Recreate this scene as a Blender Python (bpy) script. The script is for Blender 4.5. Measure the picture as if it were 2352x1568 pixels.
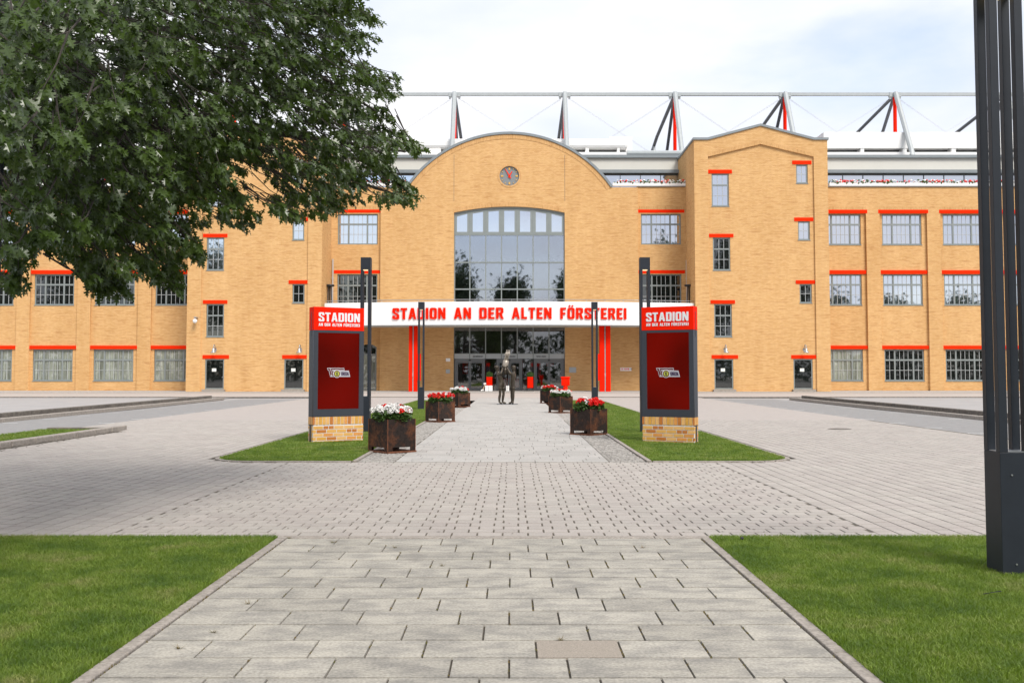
import bpy, bmesh, math, random
import numpy as np
from mathutils import Vector, Matrix, Quaternion
R = math.radians
random.seed(7); np.random.seed(7)
for o in list(bpy.data.objects): bpy.data.objects.remove(o)
scene = bpy.context.scene
col = scene.collection

# ------------------------------------------------------------------ camera
HC = 1.61; PITCH = math.atan(0.0512); FPX = 2352 * 35 / 36; CX, CY = 1176.0, 738.9
cam_d = bpy.data.cameras.new('camera'); cam = bpy.data.objects.new('camera', cam_d); col.objects.link(cam)
cam_d.lens = 35; cam_d.sensor_width = 36; cam_d.clip_start = .1; cam_d.clip_end = 1500
cam_d.shift_y = -(784 - CY) / 2352
cam.location = (0, -.10, HC); cam.rotation_euler = (math.pi / 2 + PITCH, 0, 0)
scene.camera = cam
# ------------------------------------------------------------------ world, sun, exposure
SUN_DIR = Vector((0.44, -0.80, 1.0)).normalized()
world = bpy.data.worlds.new('World'); scene.world = world; world.use_nodes = True
wn = world.node_tree; wn.nodes.clear()
def wnode(t, **k):
    n = wn.nodes.new(t)
    for a, b in k.items(): setattr(n, a, b)
    return n
sky = wnode('ShaderNodeTexSky', sky_type='NISHITA', sun_disc=False)
sky.sun_elevation = math.asin(SUN_DIR.z); sky.sun_rotation = math.atan2(SUN_DIR.x, SUN_DIR.y)
b1 = wnode('ShaderNodeBackground'); b1.inputs['Strength'].default_value = .14
b2 = wnode('ShaderNodeBackground'); b2.inputs['Strength'].default_value = .70
tc = wnode('ShaderNodeTexCoord'); mp = wnode('ShaderNodeMapping'); mp.inputs['Scale'].default_value = (1, 1, 2.6)
mp.inputs['Location'].default_value = (3.1, .4, .7)
nz = wnode('ShaderNodeTexNoise'); nz.inputs['Scale'].default_value = 1.9; nz.inputs['Detail'].default_value = 7; nz.inputs['Roughness'].default_value = .52
rp = wnode('ShaderNodeValToRGB'); rp.color_ramp.elements[0].position = .34; rp.color_ramp.elements[1].position = .5
rp.color_ramp.elements[0].color = (.42, .42, .42, 1)
nz2 = wnode('ShaderNodeTexNoise'); nz2.inputs['Scale'].default_value = 3.2; nz2.inputs['Detail'].default_value = 6
rp2 = wnode('ShaderNodeValToRGB'); rp2.color_ramp.elements[0].position = .35; rp2.color_ramp.elements[1].position = .62
rp2.color_ramp.elements[0].color = (.74, .80, .93, 1); rp2.color_ramp.elements[1].color = (1, .99, 1, 1)
mixw = wnode('ShaderNodeMixShader'); wo = wnode('ShaderNodeOutputWorld')
L = wn.links.new
L(tc.outputs['Generated'], mp.inputs[0]); L(mp.outputs[0], nz.inputs[0]); L(mp.outputs[0], nz2.inputs[0])
L(nz.outputs[0], rp.inputs[0]); L(nz2.outputs[0], rp2.inputs[0]); L(rp2.outputs[0], b2.inputs[0])
L(sky.outputs[0], b1.inputs[0]); L(rp.outputs[0], mixw.inputs[0]); L(b1.outputs[0], mixw.inputs[1]); L(b2.outputs[0], mixw.inputs[2])
L(mixw.outputs[0], wo.inputs[0])
sd = bpy.data.lights.new('sun', 'SUN'); sd.energy = 2.3; sd.angle = R(24); sd.color = (1, .95, .88)
so = bpy.data.objects.new('sun', sd); col.objects.link(so)
so.rotation_euler = SUN_DIR.to_track_quat('Z', 'Y').to_euler(); so.location = (0, 0, 40)
vs = scene.view_settings; vs.view_transform = 'Standard'; vs.look = 'None'; vs.exposure = .72; vs.gamma = 1; vs.use_curve_mapping = False

# ------------------------------------------------------------------ projection helper: photo position (2352 wide) at depth D -> place
def P(u, v, D):
    xc = (u - CX) / FPX; yc = (CY - v) / FPX
    d = Vector((xc, math.cos(PITCH) - yc * math.sin(PITCH), math.sin(PITCH) + yc * math.cos(PITCH)))
    return Vector((0, 0, HC)) + d * (D / d.y)
def G(u, v):                                    # ground point
    p = P(u, v, 1); s = -HC / (p.z - HC); return Vector((p.x * s, s, 0))

# ------------------------------------------------------------------ materials
def mat(name, c, rough=.6, metal=0, spec=.5, var=0, vscale=3, bump=0, bscale=40, c2=None, vdetail=4, stretch=None, obj_random=0):
    m = bpy.data.materials.new(name); m.use_nodes = True; t = m.node_tree; p = t.nodes['Principled BSDF']
    p.inputs['Base Color'].default_value = (*c, 1); p.inputs['Roughness'].default_value = rough
    p.inputs['Metallic'].default_value = metal; p.inputs['Specular IOR Level'].default_value = spec
    geo = t.nodes.new('ShaderNodeNewGeometry'); src = geo.outputs['Position']
    if stretch:
        mpn = t.nodes.new('ShaderNodeMapping'); mpn.inputs['Scale'].default_value = stretch
        t.links.new(src, mpn.inputs[0]); src = mpn.outputs[0]
    out = None
    if var or c2:
        n = t.nodes.new('ShaderNodeTexNoise'); n.inputs['Scale'].default_value = vscale; n.inputs['Detail'].default_value = vdetail
        n.inputs['Roughness'].default_value = .65
        r = t.nodes.new('ShaderNodeValToRGB'); r.color_ramp.elements[0].position = .32; r.color_ramp.elements[1].position = .68
        cc = c2 or tuple(x * (1 - var) for x in c); r.color_ramp.elements[0].color = (*cc, 1)
        r.color_ramp.elements[1].color = (*(tuple(min(1, x * (1 + var * .6)) for x in c)), 1)
        t.links.new(src, n.inputs[0]); t.links.new(n.outputs[0], r.inputs[0]); out = r.outputs[0]
    if obj_random:
        oi = t.nodes.new('ShaderNodeObjectInfo'); mr = t.nodes.new('ShaderNodeMapRange')
        mr.inputs['To Min'].default_value = 1 - obj_random; mr.inputs['To Max'].default_value = 1 + obj_random
        t.links.new(oi.outputs['Random'], mr.inputs['Value'])
        mx = t.nodes.new('ShaderNodeVectorMath'); mx.operation = 'SCALE'
        if out: t.links.new(out, mx.inputs[0])
        else: mx.inputs[0].default_value = c
        t.links.new(mr.outputs[0], mx.inputs['Scale']); out = mx.outputs[0]
    if out: t.links.new(out, p.inputs['Base Color'])
    if bump:
        n = t.nodes.new('ShaderNodeTexNoise'); n.inputs['Scale'].default_value = bscale; n.inputs['Detail'].default_value = 5
        bn = t.nodes.new('ShaderNodeBump'); bn.inputs['Strength'].default_value = bump; bn.inputs['Distance'].default_value = .02
        t.links.new(src, n.inputs[0]); t.links.new(n.outputs[0], bn.inputs['Height']); t.links.new(bn.outputs[0], p.inputs['Normal'])
    return m

def brickmat(name, c1, c2, cm, bw=.25, bh=.0815, mortar=.010, dark=.5, soldier=False):
    m = bpy.data.materials.new(name); m.use_nodes = True; t = m.node_tree; p = t.nodes['Principled BSDF']
    p.inputs['Roughness'].default_value = .85; p.inputs['Specular IOR Level'].default_value = .085
    N = t.nodes.new; K = t.links.new
    g = N('ShaderNodeNewGeometry'); s = N('ShaderNodeSeparateXYZ'); a = N('ShaderNodeMath'); cb = N('ShaderNodeCombineXYZ')
    K(g.outputs['Position'], s.inputs[0]); K(s.outputs[0], a.inputs[0]); K(s.outputs[1], a.inputs[1]); a.operation = 'ADD'
    if soldier: K(s.outputs[2], cb.inputs[0]); K(a.outputs[0], cb.inputs[1])
    else: K(a.outputs[0], cb.inputs[0]); K(s.outputs[2], cb.inputs[1])
    b = N('ShaderNodeTexBrick'); b.inputs['Scale'].default_value = 1; b.inputs['Brick Width'].default_value = bw; b.inputs['Row Height'].default_value = bh
    b.inputs['Mortar Size'].default_value = mortar; b.inputs['Mortar Smooth'].default_value = .3
    b.inputs['Color1'].default_value = (*c1, 1); b.inputs['Color2'].default_value = (*c2, 1); b.inputs['Mortar'].default_value = (*cm, 1)
    K(cb.outputs[0], b.inputs[0])
    # single darker fired bricks in horizontal streaks
    mp_ = N('ShaderNodeMapping'); mp_.inputs['Scale'].default_value = (.55, 6.5, 1); K(cb.outputs[0], mp_.inputs[0])
    n1 = N('ShaderNodeTexNoise'); n1.inputs['Scale'].default_value = 1.6; n1.inputs['Detail'].default_value = 3; K(mp_.outputs[0], n1.inputs[0])
    r1 = N('ShaderNodeValToRGB'); r1.color_ramp.elements[0].position = .53; r1.color_ramp.elements[1].position = .66
    r1.color_ramp.elements[0].color = (1, 1, 1, 1); r1.color_ramp.elements[1].color = (1 - dark * .55, 1 - dark * .78, 1 - dark * .9, 1); K(n1.outputs[0], r1.inputs[0])
    n2 = N('ShaderNodeTexNoise'); n2.inputs['Scale'].default_value = .8; n2.inputs['Detail'].default_value = 6; mp2 = N('ShaderNodeMapping'); mp2.inputs['Scale'].default_value = (1, 1, .22); K(g.outputs['Position'], mp2.inputs[0]); K(mp2.outputs[0], n2.inputs[0])
    r2 = N('ShaderNodeValToRGB'); r2.color_ramp.elements[0].position = .3; r2.color_ramp.elements[1].position = .7
    r2.color_ramp.elements[0].color = (.92, .90, .87, 1); r2.color_ramp.elements[1].color = (1.03, 1.04, 1.05, 1); K(n2.outputs[0], r2.inputs[0])
    m1 = N('ShaderNodeVectorMath'); m1.operation = 'MULTIPLY'; m2 = N('ShaderNodeVectorMath'); m2.operation = 'MULTIPLY'
    K(b.outputs['Color'], m1.inputs[0]); K(r1.outputs[0], m1.inputs[1]); K(m1.outputs[0], m2.inputs[0]); K(r2.outputs[0], m2.inputs[1])
    K(m2.outputs[0], p.inputs['Base Color'])
    bp = N('ShaderNodeBump'); bp.inputs['Strength'].default_value = .5; bp.inputs['Distance'].default_value = .01; bp.invert = True
    K(b.outputs['Fac'], bp.inputs['Height']); K(bp.outputs[0], p.inputs['Normal'])
    return m

def glassmat(name, base, refl, rough=.02, tint=(1, 1, 1), trans=0, wobble=.0015):
    m = bpy.data.materials.new(name); m.use_nodes = True; t = m.node_tree; t.nodes.clear(); N = t.nodes.new; K = t.links.new
    o = N('ShaderNodeOutputMaterial'); g = N('ShaderNodeBsdfGlossy'); g.inputs['Roughness'].default_value = rough; g.inputs['Color'].default_value = (*tint, 1)
    n = N('ShaderNodeTexNoise'); n.inputs['Scale'].default_value = .8; bp = N('ShaderNodeBump'); bp.inputs['Strength'].default_value = wobble; bp.inputs['Distance'].default_value = 1
    K(N('ShaderNodeNewGeometry').outputs['Position'], n.inputs[0]); K(n.outputs[0], bp.inputs['Height']); K(bp.outputs[0], g.inputs['Normal'])
    if trans:
        d = N('ShaderNodeBsdfTransparent'); d.inputs[0].default_value = (trans, trans, trans, 1)
    else:
        d = N('ShaderNodeBsdfDiffuse'); d.inputs[0].default_value = (*base, 1)
        n2 = N('ShaderNodeTexNoise'); n2.inputs['Scale'].default_value = 1.2; mp3 = N('ShaderNodeMapping'); mp3.inputs['Scale'].default_value = (6, 1, .25)
        r = N('ShaderNodeValToRGB'); r.color_ramp.elements[0].color = (*[x * .55 for x in base], 1); r.color_ramp.elements[1].color = (*[x * 1.3 for x in base], 1)
        r.color_ramp.elements[0].position = .35; r.color_ramp.elements[1].position = .65
        K(N('ShaderNodeNewGeometry').outputs['Position'], mp3.inputs[0]); K(mp3.outputs[0], n2.inputs[0]); K(n2.outputs[0], r.inputs[0]); K(r.outputs[0], d.inputs[0])
    mx = N('ShaderNodeMixShader'); f = N('ShaderNodeFresnel'); f.inputs[0].default_value = 1.5
    ma = N('ShaderNodeMath'); ma.operation = 'ADD'; ma.inputs[1].default_value = refl; ma.use_clamp = True
    K(f.outputs[0], ma.inputs[0]); K(ma.outputs[0], mx.inputs[0]); K(d.outputs[0], mx.inputs[1]); K(g.outputs[0], mx.inputs[2]); K(mx.outputs[0], o.inputs[0])
    return m

M = {}
M['brick'] = brickmat('yellow_brick', (.62, .365, .15), (.70, .44, .205), (.48, .30, .145), dark=.32)
M['soldier'] = brickmat('yellow_brick_upright', (.57, .33, .135), (.66, .40, .18), (.44, .27, .13), soldier=True, dark=.3)
M['red'] = mat('red_paint', (.80, .014, .001), .65, spec=.06, var=.04, vscale=2)
M['red_facade'] = mat('red_lintel_paint', (.82, .028, .004), .75, spec=.02, var=.06, vscale=1.5)
M['frame'] = mat('grey_window_metal', (.21, .235, .23), .45, var=.06)
M['muntin'] = mat('light_grey_glazing_bar', (.38, .40, .40), .45)
M['coping'] = mat('zinc_coping', (.22, .245, .255), .4, metal=.3, var=.08)
M['glass_sky'] = glassmat('window_glass', (.05, .055, .065), .60, tint=(.90, .93, 1))
M['glass_dark_refl'] = glassmat('dark_reflection_glass', (.010, .012, .011), .07)  # dark mirrored surroundings put into the pane colour and weak gloss
M['glass_curtain'] = glassmat('curtained_window_glass', (.27, .29, .24), .12)
M['glass_clear'] = glassmat('portal_glass', (0, 0, 0), .30, tint=(.86, .9, 1), trans=.62)
M['glass_door'] = glassmat('door_glass', (0, 0, 0), .10, trans=.6)
M['white'] = mat('white_panel', (.80, .79, .775), .45, var=.02, vscale=.6)
M['whiteconc'] = mat('white_concrete', (.78, .775, .76), .7, var=.05, vscale=.5)
M['beigepanel'] = mat('beige_cladding', (.56, .55, .50), .6, var=.03, vscale=.5)
M['void'] = mat('dark_interior', (.035, .035, .037), .9)
M['room'] = mat('room_wall', (.11, .105, .10), .9, var=.2)
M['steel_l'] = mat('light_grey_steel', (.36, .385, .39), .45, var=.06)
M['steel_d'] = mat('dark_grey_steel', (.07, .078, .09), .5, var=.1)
M['anthracite'] = mat('anthracite_paint', (.020, .025, .034), .5, spec=.3, var=.12, vscale=5)
M['anth_l'] = mat('anthracite_panel', (.040, .046, .058), .5, spec=.3, var=.05)
M['rust'] = mat('rusty_steel', (.115, .042, .018), .7, spec=.2, c2=(.024, .016, .013), vscale=3.0, bump=.25, bscale=60, obj_random=.25, vdetail=8)
M['rust_edge'] = mat('orange_rust', (.15, .05, .02), .8, var=.45, vscale=14)
M['bronze'] = mat('bronze', (.075, .061, .046), .42, metal=.6, var=.35, vscale=7)
M['bronze_l'] = mat('pale_bronze', (.33, .29, .24), .45, metal=.5, var=.25, vscale=9)
M['galv'] = mat('galvanised_steel', (.42, .44, .46), .35, metal=.7)
M['pipe'] = mat('grey_downpipe', (.48, .48, .48), .4, metal=.2)
M['black'] = mat('black_plastic', (.014, .014, .015), .5)
M['paper'] = mat('white_paper', (.72, .74, .70), .7)
M['slab'] = mat('concrete_slab', (.37, .345, .295), .85, c2=(.255, .24, .212), vscale=3.2, bump=.3, bscale=110, obj_random=.11, vdetail=9, stretch=(1, 1.8, 1))
M['slab_tan'] = mat('tan_slab', (.30, .26, .215), .8, var=.08, vscale=20, bump=.35, bscale=140)
M['paver'] = mat('paver_concrete', (.385, .355, .318), .85, c2=(.33, .30, .275), vscale=1.1, bump=.3, bscale=160, vdetail=10)
M['sand'] = mat('joint_sand', (.085, .072, .055), .95, var=.5, vscale=30)
M['sand_l'] = mat('pale_joint_sand', (.13, .112, .09), .95, c2=(.07, .06, .04), vscale=14)
M['kerb'] = mat('kerb_concrete', (.31, .275, .24), .85, var=.22, vscale=9, bump=.4, bscale=80)
M['kerb_d'] = mat('weathered_kerb_concrete', (.19, .165, .14), .9, c2=(.09, .08, .068), vscale=5, bump=.5, bscale=50, obj_random=.12)
M['asphalt'] = mat('asphalt', (.245, .238, .232), .85, var=.12, vscale=3, bump=.3, bscale=220)
M['pavegrey'] = mat('grey_paving', (.33, .315, .305), .85, var=.10, vscale=.8)
M['pavebeige'] = mat('beige_paving', (.40, .355, .32), .85, var=.08, vscale=.5)
M['pavelight'] = mat('light_paving', (.42, .40, .375), .85, var=.08, vscale=.7)
M['paint'] = mat('road_paint', (.72, .72, .70), .7, var=.1, vscale=10)
M['mosaic'] = mat('mosaic_stone', (.30, .285, .265), .8, c2=(.17, .16, .15), vscale=19, bump=.3)
M['soil'] = mat('lawn_soil', (.055, .075, .022), .95, var=.4, vscale=12)
M['bark'] = mat('oak_bark', (.05, .042, .035), .95, var=.4, vscale=8, bump=.8, bscale=18)
M['screen'] = None
M['wood'] = mat('pale_wood', (.5, .33, .2), .7)
M['leafpot'] = mat('shrub_leaf', (.10, .19, .04), .6, var=.5, vscale=12)
M['petal_w'] = mat('white_petal', (.80, .79, .77), .6, var=.08, vscale=60)
M['petal_r'] = mat('red_petal', (.75, .012, .008), .5, var=.25, vscale=60)
M['badge_white'] = mat('badge_white', (.42, .42, .46), .5)
M['badge_red'] = mat('badge_dark_red', (.10, .004, .004), .4)
M['badge_yellow'] = mat('badge_yellow', (.38, .40, .06), .4)
M['badge_violet'] = mat('badge_dark_lettering', (.03, .008, .05), .4)
def leafmat(name, c, rough, trans):
    m = mat(name, c, rough, var=.35, vscale=1.6); t = m.node_tree; p = t.nodes['Principled BSDF']; o = t.nodes['Material Output']
    tr = t.nodes.new('ShaderNodeBsdfTranslucent'); tr.inputs[0].default_value = (c[0] * 1.9, c[1] * 1.9, c[2] * .9, 1)
    mx = t.nodes.new('ShaderNodeMixShader'); mx.inputs[0].default_value = trans
    t.links.new(p.outputs[0], mx.inputs[1]); t.links.new(tr.outputs[0], mx.inputs[2]); t.links.new(mx.outputs[0], o.inputs[0])
    return m
M['leaf'] = leafmat('oak_leaf', (.052, .088, .015), .33, .24); M['leaf'].node_tree.nodes['Principled BSDF'].inputs['Specular IOR Level'].default_value = .6
M['grass'] = leafmat('grass_blade', (.14, .22, .03), .6, .35)
M['farleaf'] = leafmat('distant_leaf', (.03, .055, .02), .6, .1)
M['gerleaf'] = leafmat('geranium_leaf', (.06, .12, .025), .55, .2)
def speck(m, amt, scale):
    t = m.node_tree; p = t.nodes['Principled BSDF']; n = t.nodes.new('ShaderNodeTexNoise'); n.inputs['Scale'].default_value = scale; n.inputs['Detail'].default_value = 3
    t.links.new(t.nodes.new('ShaderNodeNewGeometry').outputs['Position'], n.inputs[0]); mr = t.nodes.new('ShaderNodeMapRange')
    mr.inputs['From Min'].default_value = .3; mr.inputs['From Max'].default_value = .7; mr.inputs['To Min'].default_value = 1 - amt; mr.inputs['To Max'].default_value = 1 + amt
    t.links.new(n.outputs[0], mr.inputs['Value']); mx = t.nodes.new('ShaderNodeVectorMath'); mx.operation = 'SCALE'
    t.links.new(p.inputs['Base Color'].links[0].from_socket, mx.inputs[0]); t.links.new(mr.outputs[0], mx.inputs['Scale']); t.links.new(mx.outputs[0], p.inputs['Base Color'])
def ramp(m, p0, p1):
    r = [n for n in m.node_tree.nodes if n.type == 'VALTORGB'][0]; r.color_ramp.elements[0].position = p0; r.color_ramp.elements[1].position = p1
for k_, a_, s_ in (('slab', .22, 55), ('slab_tan', .2, 90), ('paver', .14, 60), ('kerb', .25, 40), ('asphalt', .12, 50), ('kerb_d', .3, 30), ('rust', .35, 22)): speck(M[k_], a_, s_)
ramp(M['slab'], .40, .58); ramp(M['rust'], .47, .66)
# the lawn varies in patches: deep green, yellow green, some dry straw
def lawnramp(m):
    t = m.node_tree; r = [n for n in t.nodes if n.type == 'VALTORGB'][0]; n = [n for n in t.nodes if n.type == 'TEX_NOISE'][0]
    n.inputs['Scale'].default_value = 1.7; n.inputs['Detail'].default_value = 10; n.inputs['Roughness'].default_value = .72
    e = r.color_ramp.elements; e[0].position = .40; e[0].color = (.066, .120, .018, 1); e[1].position = .53; e[1].color = (.165, .230, .034, 1)
    k = e.new(.66); k.color = (.27, .26, .10, 1)
lawnramp(M['grass'])

# ------------------------------------------------------------------ mesh builders
class MB:
    def __init__(s): s.v = []; s.f = []
    def add(s, vs, fs):
        k = len(s.v); s.v += [tuple(v) for v in vs]; s.f += [tuple(i + k for i in f) for f in fs]; return s
    def box(s, a, b):
        x0, y0, z0 = [min(p, q) for p, q in zip(a, b)]; x1, y1, z1 = [max(p, q) for p, q in zip(a, b)]
        return s.add([(x0, y0, z0), (x1, y0, z0), (x1, y1, z0), (x0, y1, z0), (x0, y0, z1), (x1, y0, z1), (x1, y1, z1), (x0, y1, z1)],
                     [(0, 3, 2, 1), (4, 5, 6, 7), (0, 1, 5, 4), (1, 2, 6, 5), (2, 3, 7, 6), (3, 0, 4, 7)])
    def prism(s, pts, z0, z1):                    # pts: ccw (x,y)
        n = len(pts)
        return s.add([(x, y, z0) for x, y in pts] + [(x, y, z1) for x, y in pts],
                     [tuple(range(n - 1, -1, -1)), tuple(range(n, 2 * n))] + [(i, (i + 1) % n, n + (i + 1) % n, n + i) for i in range(n)])
    def tube(s, pts, rs, n=8, cap=True):
        pts = [Vector(p) for p in pts]
        if not hasattr(rs, '__len__'): rs = [rs] * len(pts)
        k = len(s.v); prev = None
        for i, p in enumerate(pts):
            t = (pts[min(i + 1, len(pts) - 1)] - pts[max(i - 1, 0)]).normalized()
            if prev is None:
                a = Vector((0, 0, 1)) if abs(t.z) < .9 else Vector((1, 0, 0)); u = t.cross(a).normalized()
            else: u = (prev - t * prev.dot(t)).normalized()
            w = t.cross(u); prev = u
            for j in range(n):
                an = 2 * math.pi * (j + .5) / n; s.v.append(tuple(p + (u * math.cos(an) + w * math.sin(an)) * rs[i]))
        for i in range(len(pts) - 1):
            for j in range(n):
                s.f.append((k + i * n + j, k + i * n + (j + 1) % n, k + (i + 1) * n + (j + 1) % n, k + (i + 1) * n + j))
        if cap: s.f.append(tuple(k + j for j in range(n - 1, -1, -1))); e = k + (len(pts) - 1) * n; s.f.append(tuple(e + j for j in range(n)))
        return s
    def lathe(s, prof, c, n=16):                  # prof: (r, z) bottom->top
        k = len(s.v)
        for r, z in prof:
            for j in range(n):
                a = 2 * math.pi * j / n; s.v.append((c[0] + r * math.cos(a), c[1] + r * math.sin(a), c[2] + z))
        for i in range(len(prof) - 1):
            for j in range(n): s.f.append((k + i * n + j, k + i * n + (j + 1) % n, k + (i + 1) * n + (j + 1) % n, k + (i + 1) * n + j))
        s.f.append(tuple(k + j for j in range(n - 1, -1, -1))); e = k + (len(prof) - 1) * n; s.f.append(tuple(e + j for j in range(n)))
        return s
    def mesh(s, name):
        m = bpy.data.meshes.new(name); m.from_pydata(s.v, [], s.f); m.update(); return m
def npmesh(name, verts, faces):                   # verts (n,3), faces (m,k)
    me = bpy.data.meshes.new(name); n, m, k = len(verts), len(faces), faces.shape[1]
    me.vertices.add(n); me.vertices.foreach_set('co', verts.astype(np.float32).ravel())
    me.loops.add(m * k); me.loops.foreach_set('vertex_index', faces.astype(np.int32).ravel())
    me.polygons.add(m); me.polygons.foreach_set('loop_start', np.arange(0, m * k, k, dtype=np.int32)); me.polygons.foreach_set('loop_total', np.full(m, k, dtype=np.int32))
    me.update(calc_edges=True); me.polygons.foreach_set('use_smooth', np.zeros(m, dtype=bool)); return me
def setp(o, label=None, cat=None, group=None, kind=None):
    if label: o['label'] = label
    if cat: o['category'] = cat
    if group: o['group'] = group
    if kind: o['kind'] = kind
    return o
def link(o, parent=None):
    col.objects.link(o)
    if parent is not None:
        o.parent = parent; mw = Matrix.Identity(4); q = parent
        chain = []
        while q is not None: chain.append(q); q = q.parent
        for q in reversed(chain): mw = mw @ q.matrix_parent_inverse @ q.matrix_basis if q.parent else q.matrix_basis.copy()
        o.matrix_parent_inverse = mw.inverted()
    return o
def obj(name, mb, m, parent=None, smooth=False, bevel=0, **k):
    me = mb.mesh(name) if isinstance(mb, MB) else mb
    if not me.materials: me.materials.append(m)
    o = bpy.data.objects.new(name, me); link(o, parent)
    if smooth: me.polygons.foreach_set('use_smooth', [True] * len(me.polygons))
    if bevel:
        b = o.modifiers.new('bevel', 'BEVEL'); b.width = bevel; b.segments = 2; b.limit_method = 'ANGLE'
    return setp(o, **k)
def thing(name, label, cat, loc, rz=0, group=None):
    o = bpy.data.objects.new(name, None); o.location = loc; o.rotation_euler = (0, 0, rz); col.objects.link(o)
    o.empty_display_size = .2
    return setp(o, label, cat, group)
def local(name, mb, m, parent, **k):              # mesh given in the parent's own frame
    smooth = k.pop('smooth', False); bevel = k.pop('bevel', 0)
    me = mb.mesh(name) if isinstance(mb, MB) else mb
    if not me.materials: me.materials.append(m)
    o = bpy.data.objects.new(name, me); col.objects.link(o); o.parent = parent
    if smooth: me.polygons.foreach_set('use_smooth', [True] * len(me.polygons))
    if bevel:
        b = o.modifiers.new('bevel', 'BEVEL'); b.width = bevel; b.segments = 2; b.limit_method = 'ANGLE'
    return setp(o, **k)
def inst(name, me, parent, loc, rot=None, sc=None, quat=None, **k):
    o = bpy.data.objects.new(name, me); o.parent = parent; o.location = loc
    if quat is not None: o.rotation_mode = 'QUATERNION'; o.rotation_quaternion = quat
    elif rot: o.rotation_euler = rot
    if sc is not None: o.scale = (sc, sc, sc) if not hasattr(sc, '__len__') else sc
    col.objects.link(o); return setp(o, **k)
def dup(o, parent=None):
    c = o.copy(); col.objects.link(c)
    if parent is not None: c.parent = parent
    for ch in o.children: dup(ch, c)
    return c

def shape(contours, depth):
    """closed 2D contours (holes by winding rule) -> extruded mesh in XZ, front at y=0, back at y=depth"""
    cu = bpy.data.curves.new('tmp', 'CURVE'); cu.dimensions = '2D'; cu.fill_mode = 'BOTH'; cu.extrude = depth / 2
    for c in contours:
        sp = cu.splines.new('POLY'); sp.points.add(len(c) - 1); sp.use_cyclic_u = True
        for i, (x, y) in enumerate(c): sp.points[i].co = (x, y, 0, 1)
    o = bpy.data.objects.new('tmp', cu); col.objects.link(o)
    me = bpy.data.meshes.new_from_object(o.evaluated_get(bpy.context.evaluated_depsgraph_get()))
    bpy.data.objects.remove(o); bpy.data.curves.remove(cu)
    n = len(me.vertices); co = np.zeros(n * 3, np.float32); me.vertices.foreach_get('co', co); co = co.reshape(-1, 3)
    out = np.stack([co[:, 0], -co[:, 2] + depth / 2, co[:, 1]], 1); me.vertices.foreach_set('co', out.ravel())
    me.update(); return me
def rect(x0, z0, x1, z1): return [(x0, z0), (x1, z0), (x1, z1), (x0, z1)]
def arcp(cx, cz, r, a0, a1, n): return [(cx + r * math.cos(R(a0 + (a1 - a0) * i / n)), cz + r * math.sin(R(a0 + (a1 - a0) * i / n))) for i in range(n + 1)]
def rring(x0, y0, x1, y1, r, n=4):
    return arcp(x1 - r, y0 + r, r, -90, 0, n) + arcp(x1 - r, y1 - r, r, 0, 90, n) + arcp(x0 + r, y1 - r, r, 90, 180, n) + arcp(x0 + r, y0 + r, r, 180, 270, n)

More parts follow.
